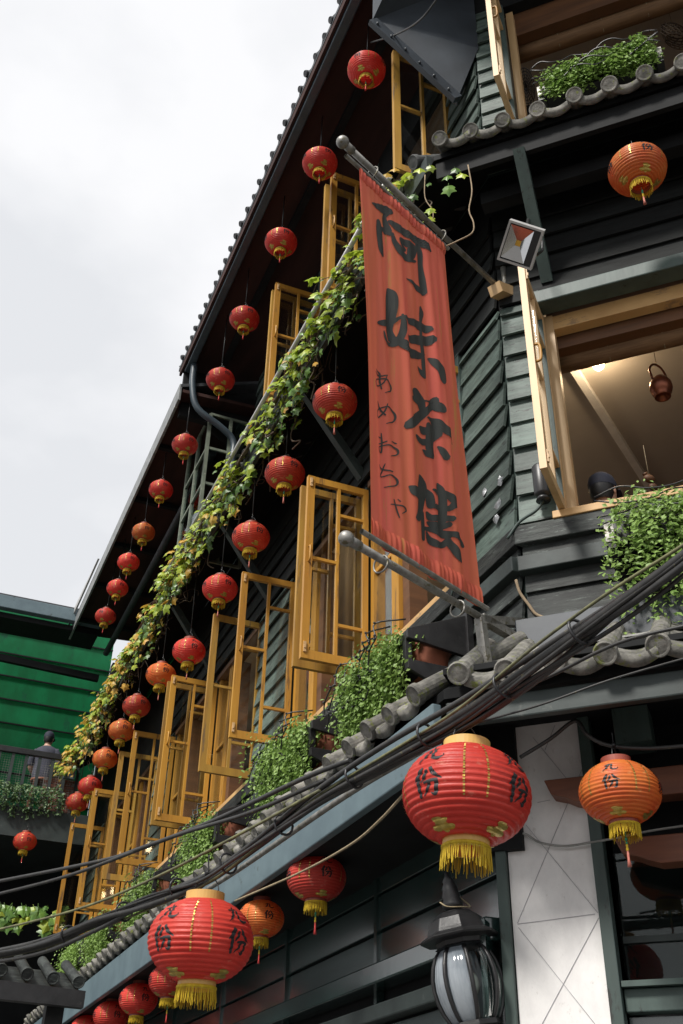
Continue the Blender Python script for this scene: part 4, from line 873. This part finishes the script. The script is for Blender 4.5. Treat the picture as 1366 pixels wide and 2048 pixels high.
for i, (a, b, od) in enumerate(PLY):
    rg = random.Random(40+i)
    pl = thing('planter_box', 'black wooden planter bracket with terracotta pots under the long sill, %s from the corner' % od, 'planter', (XW, a, 4.2), 'planter brackets under the long sill')
    PI_ = Matrix.Translation((-XW, -a, -4.2))
    def pp(mb, nm, m):
        o = mb.build(nm, m, pl, None, .004); o.matrix_local = PI_; return o
    for y in (a, b-.03):
        pp(MB().prism([(3.0-.07, y, 4.72), (2.50, y, 4.53), (2.50, y, 4.47), (3.0-.07, y, 4.42)], EY*.03), 'side_bracket', 'black_paint')
        pp(MB().prism([(3.0-.07, y, 4.33), (2.50, y, 4.33), (2.50, y, 4.27), (3.0-.07, y, 4.10)], EY*.03), 'side_bracket', 'black_paint')
        pp(MB().cbox(2.50, 2.545, y+.032, y+.075, 4.27, 4.53), 'corner_post', 'black_paint')
        pp(MB().cbox(2.90, 2.945, y-.02, y+.05, 4.05, 4.78), 'wall_post', 'black_paint')
    pp(MB().cbox(2.505, 2.53, a+.08, b-.08, 4.46, 4.53), 'front_rail', 'black_paint'); pp(MB().cbox(2.505, 2.53, a+.08, b-.08, 4.27, 4.34), 'front_rail', 'black_paint')
    for k in range(3): pp(MB().cbox(2.56+k*.12, 2.62+k*.12, a+.03, b-.03, 4.275, 4.295), 'shelf_slat', 'black_paint')
    npots = 3
    for k in range(npots):
        yc = a+.2+(b-a-.4)*k/(npots-1)
        pp(MB().lathe([(0, 4.30), (.10, 4.30), (.135, 4.50), (.15, 4.50), (.15, 4.535), (.125, 4.535), (.12, 4.50), (0, 4.49)], 18, (2.74, yc, 0)), 'flower_pot', 'terracotta')
    ft = thing('hanging_plant', 'bright green small-leaved plant cascading from the planter bracket, %s from the corner' % od, 'plant', (2.7, (a+b)/2, 4.5), 'plants hanging under the long sill')
    mb = cascade(a+.12, b-.06, 4.54, .92+.06*(i % 2), .50, .20, rg, N1, EY, Vector((3.0, 0, 0)), 9000 if i < 2 else 5000, .034)
    o = mb.build('foliage', 'plant_leaf', ft, 'stuff'); o.matrix_local = Matrix.Translation((-2.7, -(a+b)/2, -4.5))
    if i < 4:
        st = MB()
        for k in range(6):                             # fairy-light strings thrown over the leaves
            y = a+.12+k*(b-a-.2)/6; pts = []
            for j in range(9):
                v = j/8; pts.append((2.5-.10-.03*math.sin(v*5+k)+(.15 if j == 0 else 0), y+v*.30+.05*math.sin(j*1.7+k), 4.66-.40*v+.03*math.sin(j*2.1+k)))
            st.tube(catmull(pts, 4), .0055, 5)
            for j in range(1, 9): st.ball(Vector(pts[j])-EX*.008, .009, 6, 4)
        t = thing('light_string', 'tangle of black fairy-light wire over the hanging plant, %s planter from the corner' % od, 'light string', (2.5, a, 4.6), 'light strings on the plants')
        o = st.build('wire', 'black_plastic', t); o.matrix_local = Matrix.Translation((-2.5, -a, -4.6))
for z_, t0, t1, zt__, hang, od, xo in ((5.0, .52, 2.2, 4.84, 1.15, 'under the canted second-storey sill', .36), (8.7, .50, 1.42, 8.82, .24, 'on the canted third-storey sill above the tile row', .36)):
    pl = thing('planter_box', 'black planter trough %s' % od, 'planter', F2(t0, zt__-.2, 0)); I = Matrix.Translation(-Vector(pl.location))
    o = MB().box(F2(t0, zt__-.19, .30), E2*(t1-t0), -N2*.2, EZ*.16).build('trough', 'black_paint', pl); o.matrix_local = I
    for t_ in (t0, t1-.05):
        o = MB().box(F2(t_, zt__-.24, .33), E2*.05, -N2*.32, EZ*.05).build('bracket', 'black_paint', pl); o.matrix_local = I
        o = MB().box(F2(t_, zt__-.20, .335), E2*.05, -N2*.012, EZ*.12).build('bracket_plate', 'steel', pl); o.matrix_local = I
    ft = thing('hanging_plant', 'bright green plant in the trough %s' % od, 'plant', F2(t0, zt__, .2))
    rg = random.Random(int(z_*10)); mb = cascade(t0+.10, t1-.08, zt__, hang, xo, .12, rg, N2, E2, Vector((XW, CY, 0)), 10000, .034)
    o = mb.build('foliage', 'plant_leaf', ft, 'stuff'); o.matrix_local = Matrix.Translation(-Vector(ft.location))
    st = MB()
    for k in range(4):
        pts = [F2(t0-.02+(t1-t0+.02)*j/12, zt__+.05-.06*k+.03*math.sin(j*1.9+k*2), xo+.05+.02*math.sin(j+k)) for j in range(13)]
        st.tube(catmull(pts, 4), .005, 5)
    t = thing('light_string', 'black fairy-light wire strung over the plant %s' % od, 'light string', F2(t0, zt__, .3)); o = st.build('wire', 'black_plastic', t); o.matrix_local = Matrix.Translation(-Vector(t.location))
ft = thing('hanging_plant', 'dark green hanging plants along the terrace edge of the end house', 'plant', (1.6, 17.4, 6.9))
mb = cascade(-2.4, 2.25, 7.30, .50, .04, -.1, random.Random(3), -EY, EX, Vector((0, 17.42, 0)), 4200, .055)
o = mb.build('foliage', 'plant_leaf_dark', ft, 'stuff'); o.matrix_local = Matrix.Translation((-1.6, -17.4, -6.9))

# ================================================================== IVY ON THE UPPER SKIRT
def ivy_leaf(s, m):
    out = [(0, 0), (.28, -.10), (.50, .12), (.42, .34), (.62, .52), (.36, .62), (.20, .72), (0, 1.05), (-.20, .72), (-.36, .62), (-.62, .52), (-.42, .34), (-.50, .12), (-.28, -.10)]
    vs = [(x*s, y*s, -abs(x)*s*.55*(1 if x > 0 else .6)-.42*s*(y-.3)**2) for x, y in out]+[(0, .42*s, .0)]
    n = len(out); mb = MB(); mb.add(vs, [(k, (k+1) % n, n) for k in range(n)]); mb.tube([(0, 0, 0), (0, -.35*s, -.1*s)], .02*s, 4, cap=False)
    return mb.mesh('leaf', m)
IV = [ivy_leaf(.115, 'ivy_lime'), ivy_leaf(.085, 'ivy_lime'), ivy_leaf(.11, 'ivy_green'), ivy_leaf(.08, 'ivy_green'), ivy_leaf(.10, 'ivy_orange')]
ivy = thing('ivy_vine', 'ivy with lime and orange leaves trailing along the upper tiled eave of the long front', 'vine', (2.26, CY+.2, 7.9)); II = Matrix.Translation((-2.26, -CY-.2, -7.9))
def leaf_mtx(p, nrm, down, rg, sc):
    n = nrm.normalized(); y = down-n*down.dot(n); y = y.normalized(); x = y.cross(n); return frame(p, x, y, n) @ Matrix.Diagonal((sc, sc, sc, 1))
rg = random.Random(21); spots = []; strands = []
while len(spots) < 2000:
    y = CY+.12+13.4*(rg.random()**1.1); hangs = rg.random() < .48
    p = Vector((2.29+rg.uniform(-.05, .10), y, 7.84+rg.uniform(-.07, .08)+.03*math.sin(y*2.3)))
    vel = Vector((rg.uniform(-.8, .1), rg.uniform(-1, 1), rg.uniform(-.4, .5))).normalized(); path = [p]
    n_ = rg.randint(4, 9) if not hangs else rg.randint(5, 13)
    for j in range(n_):
        vel = (vel+Vector((rg.uniform(-.25, .25)+(.40 if p.x < 2.20 else -.05), rg.uniform(-.4, .4), (-.42 if hangs else (-.45 if p.z > 7.90 else .06))))).normalized()
        p = p+vel*rg.uniform(.035, .06); path.append(p)
        if p.z < 7.42: break
        top_ = p.z > 7.72
        nn = Vector((-1+rg.uniform(-.7, .7), -.55+rg.uniform(-.8, .7), (.9 if top_ else .25)+rg.uniform(-.6, .6))); dn = Vector((rg.uniform(-.6, .3), rg.uniform(-.8, .8), -1))
        w = rg.random(); orange = w < (.03 if y < 7.5 else min(.42, .06+.045*(y-7.5)))
        which = IV[4] if orange else (IV[rg.choice([0, 1, 0, 1, 0, 1, 0, 1, 3])] if top_ else IV[rg.choice([2, 3, 3, 0, 1])])
        spots.append((y, which, leaf_mtx(p+Vector((rg.uniform(-.05, .03), rg.uniform(-.05, .05), rg.uniform(-.04, .04))), nn, dn, rg, rg.uniform(.45, 1.1))))
    strands.append(path)
spots.sort(key=lambda t: t[0]+rg.uniform(-1.5, 1.5))
far = {}
for k, (y, me, M_) in enumerate(spots):
    if k < 295: link('leaf', me, ivy, II @ M_)
    else: far.setdefault(me.materials[0].name, []).append((me, M_))
for mn, lst in far.items():
    mb = MB()
    for me, M_ in lst: mb.add([M_ @ v.co for v in me.vertices], [tuple(p.vertices) for p in me.polygons])
    o = mb.build('far_leaves', mn, ivy, 'stuff'); o.matrix_local = II
tw = MB()
for path in strands: tw.tube(path, .0035, 4, cap=False)
for k in range(230):
    y = CY+.3+13*rg.random(); p = Vector((2.27+rg.uniform(-.03, .2), y, 7.95-rg.random()*.2)); pts = [p]
    for j in range(5): p = p+Vector((rg.uniform(-.05, .05), rg.uniform(-.16, .12), rg.uniform(-.12, .05))); pts.append(p)
    tw.tube(catmull(pts, 3), rg.uniform(.003, .009), 4, cap=False)
for k in range(26):
    y0 = CY+.3+k*.5; tw.tube(catmull([(2.25+rg.uniform(-.03, .03), y0+j*.2, 7.88+rg.uniform(-.05, .05)) for j in range(6)], 3), .014, 6, cap=False)
o = tw.build('stem_tangle', 'twig', ivy, 'stuff'); o.matrix_local = II
# spray of ivy at the mitre, next to the upper pole
sp = thing('ivy_spray', 'small spray of green and orange ivy leaves on the tile row beside the upper pole', 'vine', (2.25, 4.3, 7.9)); SI = Matrix.Translation((-2.25, -4.3, -7.9))
for (x, y), w, sc in [((775, 345), 4, 1.0), ((790, 335), 4, .8), ((785, 368), 4, .6), ((840, 335), 0, .8), ((860, 330), 1, .9), ((822, 350), 1, .6), ((815, 392), 2, .8), ((830, 388), 3, .9), ((895, 350), 2, .7), ((897, 370), 2, .95), ((858, 365), 3, .6), ((922, 345), 0, .8), ((862, 415), 0, .7), ((860, 432), 0, .8), ((910, 335), 2, .7)]:
    p = onp(x, y, F2(0, 0, .80), N2); M_ = leaf_mtx(p, Vector((-.5, -1, .2))+Vector((rg.uniform(-.3, .3), 0, rg.uniform(-.3, .3))), Vector((rg.uniform(-.5, .5), 0, -1)), rg, sc*.85); link('leaf', IV[w], sp, SI @ M_)
o = MB().tube(catmull([onp(*q, F2(0, 0, .80), N2) for q in ((936, 330), (944, 380), (938, 420), (947, 445), (944, 466), (915, 482), (893, 492))], 4), .005, 5).tube(catmull([onp(*q, F2(0, 0, .79), N2) for q in ((850, 350), (850, 395), (865, 420), (866, 440))], 4), .004, 5).build('stem', 'twig_pale', sp); o.matrix_local = SI
tg = thing('dry_twig', 'pale dry forked twig caught on the black boards below the banner bracket', 'twig', onp(1060, 1200, F2(0, 0, .07), N2)); o = MB().tube(catmull([onp(*q, F2(0, 0, .07), N2) for q in ((1032, 1160), (1040, 1185), (1058, 1210), (1075, 1230), (1115, 1242))], 4), .009, 6).build('twig', 'twig_pale', tg); o.matrix_local = Matrix.Translation(-Vector(tg.location))
# leaves low at the left edge, on the far side of the lane
lv = thing('climbing_plant', 'patch of green climbing leaves in the dark below the end house terrace', 'vine', ony(60, 1830, 17.2)); LI = Matrix.Translation(-Vector(lv.location))
for k in range(46):
    p = ony(rg.uniform(-5, 135), 1832+rg.uniform(-26, 24), 17.3); M_ = leaf_mtx(p, Vector((rg.uniform(-.4, .4), -1, .4)), Vector((rg.uniform(-.5, .5), 0, -1)), rg, rg.uniform(1.0, 2.0)); link('leaf', IV[rg.choice([0, 2, 2, 3])], lv, LI @ M_)

# ================================================================== CABLES
cb = thing('cable_bundle', 'thick bundle of black overhead cables tied together, running past both big lanterns', 'cables', dep(930, 1420, 3.95)); CI = Matrix.Translation(-Vector(cb.location))
ctrl = [(1480, 1020, 3.15), (1366, 1112, 3.3), (1230, 1212, 3.5), (1090, 1312, 3.7), (930, 1425, 3.98), (780, 1512, 4.25), (640, 1594, 4.5), (500, 1700, 4.85), (415, 1752, 5.05), (300, 1800, 5.35), (200, 1845, 5.65), (80, 1893, 6.1), (-80, 1925, 6.7)]
base = [dep(*c) for c in ctrl]; rg = random.Random(9)
for k in range(11):
    a0 = rg.uniform(0, 6.28); rr = .0 if k == 0 else rg.uniform(.020, .044); pts = []
    for i, p in enumerate(base):
        an = a0+i*.35*(1 if k % 2 else -1)+rg.uniform(-.3, .3); loose = 1+.5*math.sin(i*1.1+k)
        pts.append(p+Vector((math.cos(an), 0, math.sin(an)))*rr*loose)
    o = MB().tube(catmull(pts, 7), [.017, .013, .011, .008, .014, .006, .008, .005, .010, .012, .006][k], 8).build('cable', 'cable_moss' if k in (5,) else 'cable', cb); o.matrix_local = CI
for i in range(2, 11):
    p = (base[i]+base[i+1])/2; d = (base[i+1]-base[i]).normalized(); s_ = d.cross(EZ).normalized(); u_ = s_.cross(d)
    o = MB().tube([p+(s_*math.cos(a)+u_*math.sin(a))*.048 for a in [2*math.pi*j/14 for j in range(15)]], .006, 5).build('cable_tie', 'black_plastic', cb); o.matrix_local = CI
def wire(name, label, pts, r, m, cat='cable', grp=None):
    P = catmull(pts, 8); t = thing(name, label, cat, P[0], grp); o = MB().tube(P, r, 8).build('strand', m, t); o.matrix_local = Matrix.Translation(-P[0])
wire('overhead_cable', 'upper of two separate black cables sagging across the far ochre casements', [dep(*q) for q in ((-60, 1772, 6.6), (0, 1762, 6.4), (200, 1722, 5.8), (280, 1697, 5.5), (425, 1642, 5.1), (600, 1560, 4.6), (700, 1520, 4.4))], .011, 'cable', grp='two loose overhead cables')
wire('overhead_cable', 'lower of two separate black cables sagging across the far ochre casements', [dep(*q) for q in ((-60, 1798, 6.6), (0, 1787, 6.4), (150, 1747, 5.9), (350, 1672, 5.3), (500, 1625, 4.85), (650, 1560, 4.5))], .010, 'cable', grp='two loose overhead cables')
wire('overhead_cable', 'mossy yellow-green cable running just above the black cable bundle', [dep(*q) for q in ((-40, 1868, 6.4), (150, 1820, 5.7), (300, 1760, 5.25), (480, 1668, 4.8), (640, 1580, 4.45))], .007, 'cable_moss')
wire('overhead_cable', 'thin black cable crossing in front of the lower tile row of the canted front', [dep(*q) for q in ((985, 1400, 4.0), (1100, 1352, 3.9), (1240, 1285, 3.75), (1400, 1245, 3.6))], .007, 'cable')
wire('overhead_cable', 'pale thin wire from the big lantern ring to the canted tile row', [dep(*q) for q in ((955, 1445, 3.95), (1080, 1410, 4.0), (1220, 1360, 4.0), (1400, 1308, 4.0))], .0045, 'cable')
wire('steel_conduit', 'straight grey steel conduit pipe running along the grey-blue fascia', [onx(*q, 2.02) for q in ((845, 1500), (683, 1597), (450, 1757), (300, 1845))], .016, 'steel', 'pipe')
wire('string_wire', 'thin pale string wire between the big lantern and the bright red lantern', [dep(*q) for q in ((815, 1580, 4.2), (760, 1640, 4.6), (700, 1690, 5.0), (600, 1745, 5.8), (470, 1802, 6.3))], .006, 'rope', 'wire')
wire('wall_wire', 'white wire draped across the plaster pillar', [onp(*q, G2(0, 0, .03), N2) for q in ((1020, 1668), (1050, 1668), (1080, 1685), (1130, 1692), (1180, 1685), (1240, 1675))]+[onp(*q, G2(0, 0, .03), N2) for q in ((1300, 1662), (1380, 1650))], .006, 'wire_grey', 'wire')
wire('wall_wire', 'black cable sagging from the pillar top to the orange lantern', [onp(*q, G2(0, 0, .5), N2) for q in ((1040, 1515), (1100, 1478), (1150, 1442), (1175, 1470), (1215, 1490), (1290, 1497), (1390, 1490))], .010, 'cable', 'wire')
wire('hood_wire', 'thin black wire looping below the metal corner hood to the first eave lantern', [onx(*q, 2.3) for q in ((742, 85), (790, 70), (840, 40), (880, -10))], .008, 'cable', 'wire')

# ================================================================== STREET LAMP
def street_lamp():
    c = dep(932, 1946, 5.0); R = .168
    t = thing('street_lamp', 'black cast-iron lantern lamp with ribbed glass and pointed finial under the big red lantern', 'lamp', c)
    t.scale = (.97, .97, .64); t.rotation_euler = Vector((0, 0, 1)).rotation_difference(Vector((-.15, .06, 1))).to_euler()
    oct_ = 8; ph = math.pi/8
    dome = [(.001, .60), (.035, .58), (.05, .55)] 
    MB().lathe([(R*1.18, .235), (R*1.22, .25), (R*1.05, .275), (R*.95, .285), (R*.92, .31), (R*.80, .38), (R*.55, .43), (R*.25, .45), (.03, .455)], oct_, smooth=False, ph=ph).lathe([(R*1.18, .235), (R*.75, .225), (R*.72, .19), (R*.80, .18), (0.01, .18)], oct_, smooth=False, ph=ph).build('lamp_cap', 'black_paint', t, bevel=.004)
    MB().lathe([(.03, .45), (.052, .47), (.055, .50), (.046, .54), (.050, .555), (.040, .60), (.042, .62), (.028, .66), (.032, .675), (.016, .71), (.012, .745), (.0, .755)], 12).build('finial', 'black_paint', t)
    prof = [(.66, .17), (.80, .13), (.92, .06), (.99, -.02), (1.0, -.10), (.95, -.18), (.85, -.26), (.72, -.32), (.62, -.35)]
    for k in range(8):
        a = 2*math.pi*k/8+ph
        MB().tube([(R*1.02*r*math.cos(a), R*1.02*r*math.sin(a), z) for r, z in prof], .011, 6).build('cage_rib', 'black_paint', t)
        a0, a1 = a+.07, a+2*math.pi/8-.07; vs = []; K = 12
        for r, z in prof:
            for j in range(K+1):
                an = a0+(a1-a0)*j/K; q = R*.97*r*(1-.012*math.cos(j*math.pi*2/3)); vs.append((q*math.cos(an), q*math.sin(an), z))
        MB().add(vs, [(i*(K+1)+j, i*(K+1)+j+1, (i+1)*(K+1)+j+1, (i+1)*(K+1)+j) for i in range(len(prof)-1) for j in range(K)], True).build('glass_pane', 'lamp_glass_white' if k not in (5, 6) else 'glass_tint', t)
    MB().lathe([(R*.60, -.34), (R*.74, -.34), (R*.76, -.375), (R*.66, -.385), (R*.58, -.37)], 8, smooth=False, ph=ph).build('base_ring', 'black_paint', t)
    MB().lathe([(R*.60, -.38), (R*.45, -.46), (R*.25, -.54), (.03, -.60), (.0, -.62)], 8, smooth=False, ph=ph).build('base_cup', 'black_paint', t)
    MB().ball((0, 0, -.08), .058, 16, 12, (1, 1, 1.75)).tube([(0, 0, -.24), (0, 0, -.17)], .03, 10).build('bulb', 'bulb_white', t)
    MB().tube([(0, 0, -.36), (0, 0, -.22)], .033, 10).build('bulb_socket', 'alu', t)
    w = Vector(G2(-.05, 0, 0))-c; w.z = 0
    MB().tube(catmull([(0, 0, -.60), (0, 0, -.72), w*.4+Vector((0, 0, -.85)), w*.8+Vector((0, 0, -.75)), w+Vector((0, 0, -.65))], 5), .02, 8).build('wall_arm', 'black_paint', t)
    MB().tube(catmull([(-.10, -.05, .50), (-.08, -.08, .455), (0, -.09, .445), (.07, -.05, .46), (.05, 0, .55)], 5), .005, 5).build('string_tie', 'rope', t)
street_lamp()

# ================================================================== THINGS INSIDE THE CANTED WINDOWS
def on_ceiling(x, y, z): d = ray(x, y); return Vector(CAM+d*((z-1.6)/d[2]))
kp = onp(1322, 775, F2(0, 0, -.55), N2); kt = thing('copper_kettle', 'round copper kettle with tall hoop handle hanging inside the canted window', 'kettle', kp)
MB().lathe([(0, .09), (.035, .09), (.05, .075), (.075, .03), (.078, -.01), (.065, -.05), (.05, -.065), (.055, -.085), (.045, -.085), (.04, -.06), (.0, -.05)], 24).build('pot_body', 'copper', kt)
MB().tube(catmull([(-.06, 0, .06), (-.07, 0, .14), (-.03, 0, .20), (.03, 0, .19), (.065, 0, .12), (.06, 0, .06)], 5), .008, 7).build('hoop_handle', 'copper', kt)
MB().tube([(0, 0, .2), (0, 0, 7.1-kp.z)], .002, 5).build('cord', 'rope', kt)
op = onp(1300, 965, F2(0, 0, -.5), N2); ot = thing('hanging_ornament', 'small dark carved ornament hanging on a thread inside the canted window', 'ornament', op)
MB().ball((0, 0, .03), .035, 10, 8, (1.2, .8, .8)).ball((.02, 0, -.03), .03, 10, 8, (1.1, .8, .8)).tube([(-.04, 0, .05), (-.02, 0, .07), (0, 0, .04)], .01, 6).tube([(.05, 0, -.06), (.06, 0, -.02)], .012, 6).build('figure', 'room_wood', ot); MB().tube([(0, 0, .05), (0, 0, .3)], .002, 4).build('thread', 'rope', ot)
fp = onp(1052, 175, F2(0, 0, -.35), N2); fo_ = thing('standing_fan', 'black round mesh fan behind the pale casement of the third storey', 'fan', fp)
fm = MB(); nrm = (Vector(CAM)-fp).normalized(); sx = nrm.cross(EZ).normalized(); fu = sx.cross(nrm); rr_ = .16
for k in range(1, 7): fm.tube([(sx*math.cos(a)*.45+fu*math.sin(a))*rr_*k/6 for a in [2*math.pi*j/24 for j in range(25)]], .004, 5)
for k in range(16): a = 2*math.pi*k/16; fm.tube([Vector((0, 0, 0)), (sx*math.cos(a)*.45+fu*math.sin(a))*rr_], .003, 4)
fm.build('fan_guard', 'black_paint', fo_); MB().tube([-fu*.16, -fu*.16-EZ*.4], .02, 8).build('fan_stem', 'black_paint', fo_)
bp_ = onp(1352, 75, F2(0, 0, -.5), N2); bt = thing('wicker_basket', 'dark woven basket hanging inside the top right window', 'basket', bp_); bm_ = MB()
for k in range(14): a = k*.45; bm_.tube(catmull([(math.cos(a)*.13, math.sin(a)*.05, .10), (math.cos(a+.5)*.15, math.sin(a+.5)*.06, .02), (math.cos(a+1)*.10, math.sin(a+1)*.05, -.06)], 4), .007, 5)
for k in range(5): bm_.tube([(math.cos(a)*(.14-.01*abs(k-2)), math.sin(a)*.06, .10-k*.04) for a in [2*math.pi*j/20 for j in range(21)]], .006, 5)
bm_.build('weave', 'twig', bt); MB().tube([(0, 0, .1), (0, 0, 10.68-bp_.z)], .003, 4).build('cord', 'rope', bt)

# ================================================================== PEOPLE (seated, seen from below and behind)
def person(head, face, label, shirt, capm):
    """head = centre of the skull; face = horizontal viewing direction"""
    t = thing('person', label, 'person', head-EZ*.75); f_ = Vector(face).normalized(); s_ = f_.cross(EZ).normalized()
    F_ = frame(EZ*.75, s_, f_, EZ)
    rings = [(-.74, .17, .12, 0), (-.62, .175, .125, 0), (-.45, .16, .115, .01), (-.32, .185, .12, 0), (-.24, .20, .105, -.01), (-.19, .165, .09, -.015), (-.155, .09, .07, -.015), (-.125, .058, .06, -.01), (-.09, .055, .062, 0), (-.075, .062, .08, .01), (-.04, .070, .092, .01), (0, .077, .100, 0), (.04, .078, .100, -.004), (.08, .066, .085, -.006), (.11, .04, .05, -.006), (.122, .0, .0, -.006)]
    def loft(rs, off=0., n=20):
        mb = MB(); vs = [(math.cos(2*math.pi*k/n)*(a+off), math.sin(2*math.pi*k/n)*(b+off)+c, z) for z, a, b, c in rs for k in range(n)]
        return mb.add(vs, [(i*n+k, i*n+(k+1) % n, (i+1)*n+(k+1) % n, (i+1)*n+k) for i in range(len(rs)-1) for k in range(n)], True)
    bd = loft(rings)
    for sg in (-1, 1):
        bd.ball((sg*.079, -.005, -.01), .026, 8, 6, (.35, .7, 1.15))                                  # ears
        bd.tube(catmull([(sg*.17, -.01, -.24), (sg*.225, .0, -.36), (sg*.24, .03, -.50), (sg*.20, .16, -.58), (sg*.14, .27, -.56)], 4), [.055]*5+[.05]*5+[.043]*5+[.032]*2, 10)
        for k in range(5): bd.tube(catmull([(sg*(.12+.016*k), .27, -.56), (sg*(.115+.016*k), .32, -.565), (sg*(.115+.014*k), .345, -.585)], 3), .0085, 6)
    bd.ball((0, .105, -.02), .016, 8, 6, (.8, 1, 1.3)); bd.ball((-.03, .088, .01), .011, 8, 6); bd.ball((.03, .088, .01), .011, 8, 6)
    o = bd.build('body', 'skin', t); o.matrix_local = F_
    sh = loft(rings[:7], .010)
    for sg in (-1, 1): sh.tube(catmull([(sg*.15, -.01, -.22), (sg*.225, .0, -.36), (sg*.24, .03, -.48)], 4), .066, 10)
    o = sh.build('shirt', shirt, t); o.matrix_local = F_
    hr = loft([(-.085, .052, .05, -.028), (-.05, .068, .07, -.034), (0, .079, .09, -.018), (.03, .081, .10, -.008)], .004); o = hr.build('hair', 'ink', t); o.matrix_local = F_
    cp = loft([(.012, .082, .104, -.003), (.05, .083, .103, -.005), (.09, .072, .088, -.008), (.122, .045, .052, -.008), (.134, .0, .0, -.008)], .007)
    br = []; n = 14
    for k in range(n+1):
        a = math.pi*k/n; br.append((math.cos(a)*.085, .07+math.sin(a)*.115, .025-.018*math.sin(a)))
    cp.prism(br, (0, 0, .006)); cp.ball((0, -.008, .142), .009, 8, 6)
    o = cp.build('baseball_cap', capm, t); o.matrix_local = F_
    MB().cbox(-.22, .22, -.22, .22, .0, .035).cbox(-.2, -.16, -.2, -.16, -.43, 0).cbox(.16, .2, -.2, -.16, -.43, 0).cbox(-.2, -.16, .16, .2, -.43, 0).cbox(.16, .2, .16, .2, -.43, 0) if False else None
    return t
p1 = onp(1207, 985, F2(0, 0, -.42), N2); person(p1, (.85, .45, 0), 'person in grey shirt and navy cap sitting with back to the canted window', 'shirt_grey', 'navy')
p2 = ony(98, 1478, 18.1); person(p2, (.4, .9, 0), 'person in dark shirt and navy cap behind the terrace railing of the end house', 'shirt_dark', 'navy')
for p, nm, lb in ((p1, 'stool', 'plain wooden stool under the seated person in grey'), (p2, 'stool', 'plain wooden stool under the seated person on the terrace')):
    b_ = p-EZ*.75; zf = 4.15 if nm and p is p1 else 6.95
    st_ = thing(nm, lb, 'stool', (b_.x, b_.y, zf)); h_ = b_.z-zf
    MB().lathe([(0, h_), (.19, h_), (.19, h_-.04), (0, h_-.04)], 20).build('seat', 'brown_wood', st_)
    for sx_ in (-1, 1):
        for sy_ in (-1, 1): MB().beam((sx_*.12, sy_*.12, h_-.04), (sx_*.15, sy_*.15, 0), .035, .035, EX).build('leg', 'brown_wood', st_)
